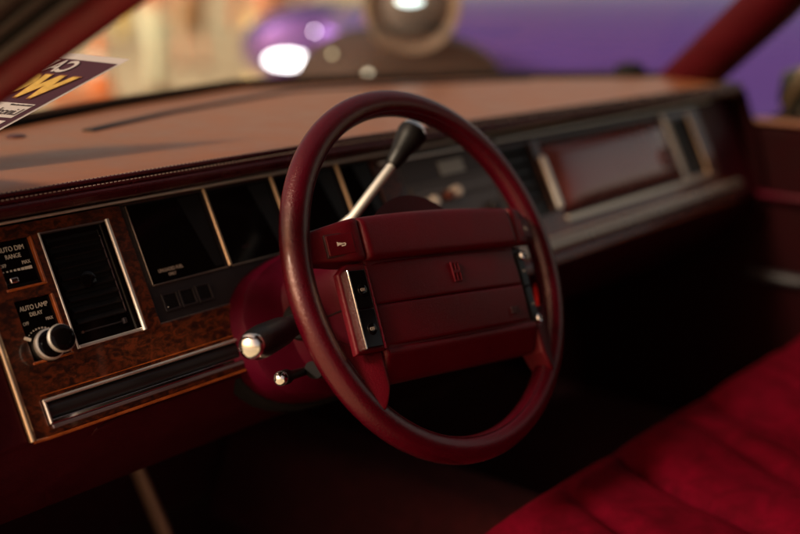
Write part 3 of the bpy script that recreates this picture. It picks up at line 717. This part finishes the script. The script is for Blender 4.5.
# roof, header, sides, floor
q = MB(); q.slab(20,16,lambda u,v: V((lerp(-.40,1.02,u), lerp(-.13,-1.7,v), .50+.045*math.sin(math.pi*u)+.02*math.sin(math.pi*v))), lambda u,v: V((lerp(-.40,1.02,u), lerp(-.13,-1.7,v), .465+.045*math.sin(math.pi*u)+.02*math.sin(math.pi*v))))
q.build('roof', M['headliner'], car)
q = MB(); q.box(-.50,1.22,-1.75,.78,-.64,-.605); q.build('carpet', M['carpet'], car)
q = MB(); q.box(-.50,1.22,.76,.80,-.60,.02); q.build('firewall', M['carpet'], car)
q = MB(); q.prism([(.16,-.26),(.16,-.60),(.76,-.60),(.76,-.02),(.52,-.02)], -.47,-.44, Fr((0,0,0),(0,1,0),(0,0,1),(1,0,0))); q.build('kick_panel', M['maroon'], car, bevel=.004)
q = MB(); q.prism([(.10,-.60),(.38,-.60),(.30,-.44),(.18,-.44)], -.70,-.05 , Fr((0.12,0,0),(1,0,0),(0,0,1),(0,-1,0))); q.build('floor_tunnel', M['carpet'], car, bevel=.03)
q = MB(); q.box(-.56,-.44,-1.7,.78,-.72,-.60); q.build('door_sill', M['paint'], car, bevel=.01)
q = MB(); q.box(-.42,1.14,-1.75,-1.70,-.6,.5); q.build('rear_panel', M['headliner'], car)
q = MB(); q.prism([(-.95,.48),(-1.25,.48),(-1.2,-.6),(-.85,-.6)], -.47,-.42, Fr((0,0,0),(0,1,0),(0,0,1),(1,0,0))); q.build('centre_pillar', M['maroon'], car, bevel=.01)
q = MB(); q.box(-.46,-.43,-1.70,-1.2,-.60,.47); q.build('rear_side_panel', M['headliner'], car)
# passenger door
q = MB()
q.loft([[V((1.165,y,-.60)),V((1.150,y,-.30)),V((1.135,y,-.20)),V((1.150,y,-.08)),V((1.150,y,.004)),V((1.160,y,.018)),V((1.200,y,.018)),V((1.24,y,-.1)),V((1.24,y,-.60))] for y in (.78,.46,.2,-.1,-.5,-1.0)])
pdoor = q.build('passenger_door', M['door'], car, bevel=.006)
q = MB(); q.prism([(1.10,-.115),(1.155,-.125),(1.155,-.19),(1.115,-.18)], .0, .75, Fr((0,.05,0),(1,0,0),(0,0,1),(0,-1,0))); q.build('armrest', M['door'], pdoor, bevel=.015)
q = MB(); q.tube([(1.132,.175,-.103),(1.122,.14,-.108),(1.120,.05,-.108),(1.13,.01,-.104)], .006, 10); q.build('pull_handle', M['shroud'], pdoor)
q = MB(); q.tube([(1.140,.16,-.262),(1.130,.13,-.262),(1.130,.06,-.262),(1.14,.04,-.262)], .011, 10); q.build('speaker_trim', M['charcoal'], pdoor)
q = MB(); q.box(1.145,1.185,-1.0,.45,.0182,.026); q.build('door_cap', mat('door_cap',(.16,.06,.03),.38,var=.1), pdoor, bevel=.003)
q = MB(); q.add([V((1.185,.36,.02)),V((1.185,-1.0,.02)),V((1.05,-1.0,.45)),V((1.05,-.05,.45)),V((1.189,.36,.02)),V((1.189,-1.0,.02)),V((1.054,-1.0,.45)),V((1.054,-.05,.45))],[(0,1,2,3),(7,6,5,4),(0,4,5,1),(1,5,6,2),(2,6,7,3),(3,7,4,0)]); q.build('side_window', M['glass'], pdoor, smooth=False)
# outside mirror
q = MB(); q.loft([[V((x, y0_+dy, .070+dz)) for dy,dz in ((-.020,-.050),(.020,-.055),(.045,-.02),(.040,.035),(.0,.050),(-.022,.040))] for x,y0_ in ((1.245,.135),(1.30,.11),(1.45,.075))])
mir = q.build('side_mirror', mat('mirror_housing',(.05,.045,.035),.35,coat=.5), car, bevel=.008)
q = MB(); q.tube([(1.240,.165,.018),(1.236,.150,.060),(1.240,.125,.112),(1.30,.095,.125)], .006, 8); q.build('mirror_rim', M['pale_edge'], mir)
q = MB(); q.box(1.2,1.26,.06,.17,.005,.03); q.build('mirror_foot', M['rubber'], mir, bevel=.005)

# brake pedal
bp = thing('brake_pedal', 'pale metal pedal arm hanging in the dark driver footwell', 'pedal', (-.08,.4,-.5))
q = MB(); q.tube([(-.100,.44,-.22),(-.088,.415,-.30),(-.062,.398,-.40),(-.050,.385,-.47)], [.012,.012,.013,.012], 12, squash=.7); q.build('arm', M['pedal'], bp)
q = MB(); q.prism([(-.055,-.03),(.055,-.03),(.055,.03),(-.055,.03)], 0,.014, Fr((-.045,.378,-.49),(1,0,0),(0,.35,.94),(0,-.94,.35))); q.build('pad', M['rubber'], bp, bevel=.005)
# red tag
rt = thing('red_tag', 'small bright red plastic tag under the dash seen through the right of the wheel', 'tag', (.395,.14,-.145))
q = MB(); q.box(.388,.424,.132,.142,-.162,-.124); q.build('plate', M['red'], rt, bevel=.003)
q = MB(); q.tube([(.406,.138,-.122),(.406,.145,-.108)], .003, 8); q.build('hook', M['rubber'], rt)

# ------------------------------------------------------------------ PLACARD standing against the glass, print mirrored on the side towards the viewer
M['paper_dark'] = mat('placard_print', (.085,.032,.050), .5, var=.1, vscale=8)
M['paper'] = mat('placard_paper', (.62,.56,.56), .6)
M['gold'] = mat('gold_print', (.72,.46,.12), .5, var=.15, vscale=120)
M['gold_glow'] = mat('gold_outline', (.28,.11,.05), .6)
M['txt'] = mat('dark_print', (.06,.045,.05), .6)
fly = thing('windshield_placard', 'dark purple show placard with white border and gold letters behind the left pillar', 'placard', (-.2,.5,.12))
PO = V((-.152,.280,.206)); PB = V((-.302,.280,.150)); SC = .85
eT = V((.93794,-.31265,-.15007)); eR = PB-PO
FY = -(eR-eT*eR.dot(eT)).normalized(); FN = eT.cross(FY).normalized()
kx = eR.dot(eT)/eR.dot(FY); HH = eR.dot(FY)/SC
def pf(a, b, c=0):                 # along the top edge, down the sheet, towards the viewer
    a *= SC; b *= SC
    return PO + eT*(a+kx*b) + FY*b + FN*(c-.10*a*a*1.0-.10*b*b)
q = MB(); q.slab(24,24,lambda u,v: pf(lerp(-.30,0,u), lerp(HH*1.45,0,v), .0006), lambda u,v: pf(lerp(-.30,0,u), lerp(HH*1.45,0,v), 0)); sheet = q.build('sheet', M['paper'], fly)
q = MB(); q.slab(24,24,lambda u,v: pf(lerp(-.295,-.0035,u), lerp(HH*1.4,-.0085,v), .0009), lambda u,v: pf(lerp(-.295,-.0035,u), lerp(HH*1.4,-.0085,v), .0006)); q.build('printed_field', M['paper_dark'], sheet)
q = MB(); q.slab(10,6,lambda u,v: pf(lerp(-.16,-.010,u), lerp(-.0905,-.0715,v), .0012), lambda u,v: pf(lerp(-.16,-.010,u), lerp(-.0905,-.0715,v), .0009)); q.build('name_box', M['paper'], sheet)
q = MB(); q.slab(10,6,lambda u,v: pf(lerp(-.16,-.010,u), lerp(-.112,-.0945,v), .0012), lambda u,v: pf(lerp(-.16,-.010,u), lerp(-.112,-.0945,v), .0009)); q.build('name_box', M['paper'], sheet)
lettering('Lincoln', pf, -.0120, -.0868, .0014, .0125, M['txt'], sheet, mirror=True, bold=-.00005)
lettering('Vehicle make and model', pf, -.0115, -.0745, .0014, .0028, M['txt'], sheet, mirror=True)
lettering('WOW', pf, -.0185, -.0615, .0012, .0400, M['gold_glow'], sheet, mirror=True, bold=.0038, sx=.80)
lettering('WOW', pf, -.0190, -.0612, .0016, .0390, M['gold'], sheet, mirror=True, bold=.0026, sx=.80)
lettering('CARS', pf, -.0400, -.0270, .0014, .0230, M['paper'], sheet, mirror=True, bold=.0006)

# ------------------------------------------------------------------ OUTSIDE
G0 = -.95
def ground_mat(name, c1, c2, sc1):
    m, nt, p = new_mat(name); N = nt.nodes; L = nt.links
    tc = N.new('ShaderNodeTexCoord'); n = N.new('ShaderNodeTexNoise'); n.inputs['Scale'].default_value=sc1; n.inputs['Detail'].default_value=8; L.new(tc.outputs['Object'], n.inputs['Vector'])
    cr = N.new('ShaderNodeValToRGB'); cr.color_ramp.elements[0].position=.35; cr.color_ramp.elements[0].color=(*c1,1); cr.color_ramp.elements[1].position=.65; cr.color_ramp.elements[1].color=(*c2,1)
    L.new(n.outputs['Fac'], cr.inputs[0]); L.new(cr.outputs[0], p.inputs['Base Color']); p.inputs['Roughness'].default_value=.9
    return m
q = MB(); q.add([(-400,-400,G0),(400,-400,G0),(400,400,G0),(-400,400,G0)],[(0,1,2,3)])
gd = q.build('ground', ground_mat('pale_paving',(.36,.31,.20),(.56,.49,.33),.5), None, smooth=False); gd['kind']='structure'
CAM = V((-.844,-.686,.295)); YAW=R(49.0); PIT=R(-14.94); ROL=R(-.13); FPX=1119.0
HD = V((math.sin(YAW),math.cos(YAW),0)); RT = V((math.cos(YAW),-math.sin(YAW),0))
def far(px, D, h):      # a place on the ground map: bearing from the photo, distance, height above the ground
    return CAM + HD*D + RT*((px-400)/FPX*D) + V((0,0,G0-CAM.z+h))

# purple classic car, nose to the left, standing across the way
ANG = R(-20)
fd = (-RT*math.cos(ANG) + HD*math.sin(ANG)).normalized()     # forward of the purple car
sd = V((0,0,1)).cross(fd); 
if sd.dot(HD) > 0: sd = -sd                                    # towards us
pc0 = far(455, 2.75, 0)                                        # near front corner on the ground
CARF = Fr(pc0, -fd, -sd, (0,0,1))                              # a: backwards, b: away from us, c: up
M['purple'] = mat('purple_paint', (.17,.080,.42), .26, metal=.6, coat=1, coat_r=.04)
M['brown_dark'] = mat('grille_dark', (.032,.019,.014), .5, var=.3, vscale=10)
pcar = thing('classic_car', 'shiny purple classic car with chrome headlamp parked beyond the windshield', 'car', tuple(far(620,3.6,0)))
Wd = 1.75
def csec(a, top, bot, inset, crown=.10, e=3.0):
    pts=[]
    for k in range(32):
        t=2*math.pi*k/32; c=math.cos(t); s_=math.sin(t)
        bb = (Wd/2-inset)*abs(c)**(2/e)*(1 if c>=0 else -1)
        zz = (top-bot)/2*abs(s_)**(2/e)*(1 if s_>=0 else -1)
        pts.append(CARF(a, Wd/2+bb, (top+bot)/2+zz+ (crown*(1-(bb/(Wd/2))**2) if s_>0 else 0)))
    return pts
q = MB(); q.loft([csec(.0,.96,.42,.16),csec(.04,1.02,.36,.07),csec(.16,1.06,.30,.02),csec(.5,1.085,.26,0),csec(1.2,1.10,.26,0),csec(2.6,1.12,.26,0),csec(3.9,1.16,.28,.01),csec(4.4,1.08,.32,.06),csec(4.55,.98,.40,.16)])
pb = q.build('body', M['purple'], pcar)
q = MB(); q.loft([csec(1.75,1.12,1.0,.12,.03),csec(2.0,1.42,1.0,.15,.03),csec(2.3,1.58,1.0,.20,.04),csec(3.0,1.60,1.0,.20,.04),csec(3.5,1.45,1.0,.18,.03),csec(3.9,1.2,1.0,.14,.02)])
q.build('cabin', M['purple'], pcar)
q = MB(); q.loft([csec(1.80,1.26,1.19,.145,.01),csec(2.03,1.40,1.19,.145,.01),csec(2.32,1.51,1.19,.165,.01),csec(3.0,1.52,1.19,.165,.01),csec(3.5,1.38,1.19,.145,.01)])
q.build('side_glass', M['gloss_black'], pcar)
q = MB()
q.prism([(.33,.55),(.36,.93),(1.39,.93),(1.42,.55),(1.2,.42),(.5,.42)], -.035,.02, Fr(CARF(0,0,0), -sd, (0,0,1), fd)); gr = q.build('grille', M['brown_dark'], pcar, bevel=.02)
q = MB()
for k in range(9): q.box(.36,1.39,.50+.048*k,.515+.048*k,.02,.035, Fr(CARF(0,0,0), -sd, (0,0,1), fd))
q.build('grille_bars', M['satin'], gr)
q = MB(); q.tube([CARF(.35,-.03,.46),CARF(.05,-.02,.46),CARF(-.10,.12,.46),CARF(-.14,Wd/2,.46),CARF(-.10,Wd-.12,.46),CARF(.05,Wd+.02,.46)], .07, 16); q.build('bumper', M['chrome'], pcar)
# headlamps in round chrome pods on the fenders
lampm = mat('ring_ground_reflection', (.15,.105,.075), .12, coat=1)  # tan imitates the ground mirrored in the chrome bezel
def headlamp(b, a, h, r):
    zz = (fd*.15+sd*1.0).normalized() if b < .8 else fd.copy()
    f = Fr(CARF(a,b,h), V((0,0,1)).cross(zz), (0,0,1), zz)
    q = MB(); q.lathe([(r*.55,-.20),(r*.95,-.10),(r*1.12,-.01),(r*1.16,.010),(r*1.02,.022)], f, 32); hl = q.build('headlamp', M['brown_dark'], pcar)
    q = MB(); q.lathe([(r*1.12,-.004),(r*1.20,.012),(r*1.10,.032),(r*.86,.020),(r*.84,.012)], f, 40); q.build('lamp_ring', lampm, hl)
    q = MB(); q.lathe([(r*.86,.012),(r*.6,.030),(r*.01,.036)], f, 32); q.build('lens', M['grey'], hl)
headlamp(-.07, -.14, 1.165, .098)
q = MB(); q.loft([[CARF(-.10+.23*math.cos(R(t))*k, c, .93+.17*abs(math.sin(R(t)))**.8*(1 if math.sin(R(t))>0 else -1.6)*k) for t in range(0,360,15)] for k,c in ((.6,-.10),(.9,-.08),(1.0,-.02),(1.0,.30))]); q.build('fender_shroud', M['brown_dark'], pcar)
headlamp(Wd-.30, .02, .98, .095)
# chrome crest on top of the near pod, catches the sun
q = MB(); q.tube([CARF(-.02,-.10,1.25),CARF(.02,-.08,1.265),CARF(.12,-.07,1.265)], .020, 14); q.build('pod_trim', M['chrome'], pcar)
def ball(name, P, r, m, parent, sq=1):
    q = MB(); q.lathe([(r*math.sin(R(t)), -r*sq*math.cos(R(t))) for t in (4,20,40,60,80,100,120,140,160,176)], Fr(P,(1,0,0),(0,1,0),(0,0,1)), 20); return q.build(name, m, parent)
# lit driving lamp on the far side of the nose
M['lamp_on'] = mat('lit_lamp', (.9,.9,.9), .3, emit=(1.0,.93,.98), es=9)
M['lamp_warm'] = mat('lit_marker_lamp', (.9,.7,.5), .3, emit=(1.0,.60,.32), es=1.6)
def place_glow(name, px, D, h, rx, rz, m, hood_m='chrome'):
    P = far(px,D,h); f = Fr(P, RT, (0,0,1), -HD)
    q = MB(); q.loft([[f(rx*k*math.cos(t*math.pi/12), rz*k*math.sin(t*math.pi/12), c) for t in range(24)] for k,c in ((.5,-.16),(.9,-.06),(1.12,.0),(1.12,.012),(1.0,.012))]); hl = q.build(name, M[hood_m], pcar)
    q = MB(); q.loft([[f(rx*k*math.cos(t*math.pi/12), rz*k*math.sin(t*math.pi/12), c) for t in range(24)] for k,c in ((1.0,.006),(.8,.020),(.3,.030))]); q.build('lens', m, hl)
place_glow('driving_lamp', 289, 3.88, .945, .078, .030, M['lamp_on'], 'purple')
place_glow('marker_and_glint', 396, 2.95, .905, .035, .014, M['lamp_warm'], 'brown_dark')
place_glow('marker_and_glint', 369, 2.60, 1.005, .011, .016, mat('side_glint_glow',(.9,.85,.7),.3,emit=(1,.92,.72),es=1.6), 'chrome')  # glows in place of a sun glint on chrome
place_glow('marker_and_glint', 317, 3.80, 1.045, .005, .005, mat('small_glint_glow',(.9,.85,.9),.3,emit=(1,.85,1),es=14), 'chrome')  # tiny glow imitating a glint on a chrome ornament
place_glow('marker_and_glint', 334, 2.7, 1.05, .006, .006, mat('warm_glint_glow',(.9,.85,.6),.3,emit=(1,.82,.5),es=1.5), 'brown_dark')  # added warm glow for another small chrome glint
place_glow('pod_glint', 410, 2.40, 1.180, .030, .010, mat('pod_glint_glow',(.9,.95,.95),.3,emit=(.80,1,1),es=3.0), 'chrome')  # glowing stand-in for the glint on the chrome visor
q = MB(); q.loft([[CARF(0,0,0)*0 + far(312,4.0,.97)+RT*(.25*k*math.cos(R(t)))+HD*c+V((0,0,.155*k*math.sin(R(t)))) for t in range(0,360,15)] for k,c in ((.35,-.10),(.75,-.07),(1.0,.03),(1.0,.5),(.6,.8))]); q.build('fender', M['purple'], pcar)
# wheels
def wheel(a, b):
    f = Fr(CARF(a,b,.35), -fd, (0,0,1), sd if b < .8 else -sd)
    q = MB(); q.lathe([(.20,-.10),(.34,-.10),(.36,-.07),(.36,.07),(.34,.10),(.20,.10)], f, 36); w = q.build('wheel', M['rubber'], pcar)
    q = MB(); q.lathe([(.30,.1005),(.30,.106),(.22,.106),(.22,.1005)], f, 36); q.build('whitewall', M['button_pale'], w)
    q = MB(); q.lathe([(.20,.08),(.20,.110),(.12,.125),(.02,.130)], f, 30); q.build('hub_cap', M['chrome'], w)
for a in (.95,3.6):
    wheel(a, .10); wheel(a, Wd-.10)

# people walking far off on the paving: one skin figure each, only the legs come into the picture
def person(px, D, label, shirt, trousers, shoe, skin, face=0, stride=.18, shorts=False):
    P = far(px, D, 0); t = thing('person', label, 'person', tuple(P), 'people standing far off on the paving')
    fx = RT*math.cos(face)+HD*math.sin(face); sx = V((0,0,1)).cross(fx)
    f = Fr(P, fx, sx, (0,0,1))
    def chain(name, segs, m, parent, sub=2, root=0):
        vs=[f(*s_[:3]) for s_ in segs['v']]; me = bpy.data.meshes.new(name); me.from_pydata([tuple(v-P) for v in vs], segs['e'], []); me.materials.append(m)
        o = bpy.data.objects.new(name, me); C.objects.link(o); o.parent = parent
        sk = o.modifiers.new('skin','SKIN'); sk.use_smooth_shade = True
        for v_,s_ in zip(me.skin_vertices[0].data, segs['v']): v_.radius = (s_[3], s_[3] if len(s_)<5 else s_[4])
        me.skin_vertices[0].data[root].use_root = True
        ss = o.modifiers.new('sub','SUBSURF'); ss.levels = sub; ss.render_levels = sub
        return o
    st = stride
    body = dict(v=[(0,0,.95,.15,.12),(0,0,1.15,.13,.11),(0,0,1.38,.17,.11),(0,0,1.50,.06),(0.02,0,1.60,.085),(0.02,0,1.70,.085),(0,0,1.76,.05),
        (0,.20,1.40,.055),(0.02,.25,1.12,.042),(.10,.25,.90,.034),(.12,.25,.80,.030),
        (0,-.20,1.40,.055),(-.02,-.25,1.12,.042),(.04,-.26,.90,.034),(.06,-.26,.80,.030),
        (0,.10,.86,.095),(st*.6,.10,.50,.062),(st,.10,.10,.042),(st+.13,.10,.05,.035),
        (0,-.10,.86,.095),(-st*.3,-.10,.50,.062),(-st,-.10,.12,.042),(-st+.12,-.10,.05,.035)],
        e=[(0,1),(1,2),(2,3),(3,4),(4,5),(5,6),(2,7),(7,8),(8,9),(9,10),(2,11),(11,12),(12,13),(13,14),(0,15),(15,16),(16,17),(17,18),(0,19),(19,20),(20,21),(21,22)])
    chain('body', body, skin, t)
    chain('shirt', dict(v=[(0,0,1.0,.165,.135),(0,0,1.2,.148,.125),(0,0,1.40,.18,.125),(0,.19,1.42,.07),(.01,.24,1.2,.058),(0,-.19,1.42,.07),(-.01,-.24,1.2,.058)], e=[(0,1),(1,2),(2,3),(3,4),(2,5),(5,6)]), shirt, t)
    zk = .48 if shorts else .12
    chain('trousers', dict(v=[(0,0,1.0,.165,.135),(0,.10,.84,.115),(lerp(0,st,.6),.10,max(.5,zk),.088),(st*(.62 if shorts else 1),.10,zk-.0,.075),(0,-.10,.84,.115),(-st*.3,-.10,max(.5,zk),.088),(-st*(.35 if shorts else 1),-.10,zk+.0,.075)], e=[(0,1),(1,2),(2,3),(0,4),(4,5),(5,6)]), trousers, t)
    for s_,off in ((1,st),(-1,-st)):
        q = MB(); q.loft([[f(off+a, s_*.10+w*math.cos(k*math.pi/6), max(.0,.045+hh*math.sin(k*math.pi/6))) for k in range(12)] for a,w,hh in ((-.08,.035,.04),(.0,.045,.055),(.10,.05,.04),(.18,.03,.025))]); q.build('shoe', shoe, t)
    q = MB(); q.lathe([(.01,.10),(.07,.085),(.098,.03),(.098,-.03),(.085,-.07)], Fr(f(.0,0,1.68),f.x,f.y,V((0,0,1))), 18); q.build('hair', M['brown_dark'], t)
skin = mat('skin',(.52,.24,.14),.6); skin2 = mat('skin_light',(.60,.33,.22),.6)
person(160, 11.0, 'person in pale green trousers standing on the sunny paving, nearest to the cone', mat('shirt_grey',(.3,.3,.28),.9), mat('trousers_pale',(.62,.66,.50),.9), mat('shoe_brown',(.10,.05,.035),.7), skin, .5, .06)
person(197, 14.5, 'person with bare legs and dark shoes walking behind the pale trousers', mat('shirt_navy',(.05,.06,.12),.9), mat('shorts_tan',(.42,.26,.14),.9), mat('shoe_dark',(.04,.02,.02),.7), skin2, 2.6, .10, True)
person(128, 19.0, 'person in ochre trousers farthest away on the left', mat('shirt_white',(.7,.68,.6),.9), mat('trousers_ochre',(.55,.42,.14),.9), mat('shoe_dark2',(.05,.03,.03),.7), skin, 1.2, .12)
person(275, 8.5, 'person in cream trousers standing just left of the purple car and its bright lamp', mat('shirt_cream',(.7,.62,.42),.9), mat('trousers_cream',(.72,.58,.30),.9), mat('shoe_red',(.3,.05,.03),.7), skin, 2.0, .05)
# traffic cone
def cone(px, D, label, s=1.0):
    P = far(px,D,0); t = thing('traffic_cone', label, 'traffic cone', tuple(P), 'orange traffic cones on the paving')
    om = mat('cone_orange',(.75,.20,.04),.6); f = Fr(P,(1,0,0),(0,1,0),(0,0,1))
    q = MB(); q.prism([(-.2*s,-.2*s),(.2*s,-.2*s),(.2*s,.2*s),(-.2*s,.2*s)],.0,.035*s,f); q.build('base', om, t, bevel=.01)
    q = MB(); q.lathe([(.15*s,.035*s),(.13*s,.09*s),(.035*s,.70*s),(.025*s,.71*s)], f, 24); cb = q.build('shell', om, t)
    q = MB(); q.lathe([(.105*s,.32*s),(.078*s,.48*s)], Fr(P,(1,0,0),(0,1,0),(0,0,1)), 24); q.build('reflective_band', mat('cone_band',(.8,.78,.7),.5), cb)
cone(104, 10.6, 'orange traffic cone with pale band just right of the placard')
# a low crate-like planter of orange flowers near the cone
pl = thing('planter', 'low brown planter with orange flowers on the paving beside the cone', 'planter', tuple(far(84,10.2,0)))
f = Fr(far(84,10.2,0), RT, HD, (0,0,1))
q = MB(); q.prism([(-.28,-.14),(.28,-.14),(.28,.14),(-.28,.14)],0,.10,f); q.build('box', M['pedal'], pl, bevel=.01)
q = MB()
for k in range(140):
    x=random.uniform(-.27,.27); y=random.uniform(-.13,.13); z=.11+random.random()*.10; r=random.uniform(.02,.035); a=random.random()*6
    q.add([f(x+r*math.cos(a),y+r*math.sin(a),z),f(x-r*math.sin(a),y+r*math.cos(a),z+.01),f(x-r*math.cos(a),y-r*math.sin(a),z),f(x+r*math.sin(a),y-r*math.cos(a),z-.01),f(x,y,z+.02)],[(0,1,4),(1,2,4),(2,3,4),(3,0,4)])
q.build('flowers', mat('flower_orange',(.80,.22,.05),.7), pl)

# ------------------------------------------------------------------ LIGHT, SKY, CAMERA
w = bpy.data.worlds.new('World'); sc.world = w; w.use_nodes = True; nt = w.node_tree; N = nt.nodes; L = nt.links
bg = N['Background']; sky = N.new('ShaderNodeTexSky'); sky.sky_type = 'NISHITA'; sky.sun_disc = False
SUN_EL, SUN_AZ = R(33), R(-82)      # azimuth from +Y towards +X
sky.sun_elevation = SUN_EL; sky.sun_rotation = SUN_AZ; sky.air_density = 1.0; sky.dust_density = 4.0; sky.ozone_density = .3
tn = N.new('ShaderNodeVectorMath'); tn.operation='MULTIPLY'; tn.inputs[1].default_value=(1.20,.81,.57); L.new(sky.outputs[0], tn.inputs[0]); L.new(tn.outputs[0], bg.inputs['Color']); bg.inputs['Strength'].default_value = .13
sl_ = bpy.data.lights.new('sun','SUN'); sl_.energy = 4.2; sl_.angle = R(9.0); sl_.color = (1.0,.86,.68)
so = bpy.data.objects.new('sun', sl_); C.objects.link(so)
sdir = V((math.sin(SUN_AZ)*math.cos(SUN_EL), math.cos(SUN_AZ)*math.cos(SUN_EL), math.sin(SUN_EL)))
so.rotation_euler = sdir.to_track_quat('Z','Y').to_euler()

cd = bpy.data.cameras.new('camera'); cam = bpy.data.objects.new('camera', cd); C.objects.link(cam); sc.camera = cam
F_ = V((math.sin(YAW)*math.cos(PIT), math.cos(YAW)*math.cos(PIT), math.sin(PIT))); R0 = V((math.cos(YAW),-math.sin(YAW),0)); U0 = R0.cross(F_)
R1 = R0*math.cos(ROL)+U0*math.sin(ROL); U1 = -R0*math.sin(ROL)+U0*math.cos(ROL)
cam.matrix_world = Matrix(((R1.x,U1.x,-F_.x,CAM.x),(R1.y,U1.y,-F_.y,CAM.y),(R1.z,U1.z,-F_.z,CAM.z),(0,0,0,1)))
cd.sensor_width = 36; cd.lens = FPX/800*36; cd.clip_start = .02; cd.clip_end = 1500
cd.dof.use_dof = True; cd.dof.focus_distance = 1.04; cd.dof.aperture_fstop = 1.9
sc.render.engine = 'CYCLES'; sc.cycles.use_denoising = True
sc.cycles.sample_clamp_indirect = 4; sc.cycles.max_bounces = 8
sc.view_settings.view_transform = 'Standard'; sc.view_settings.look = 'None'; sc.view_settings.exposure = 0.25; sc.view_settings.gamma = 1
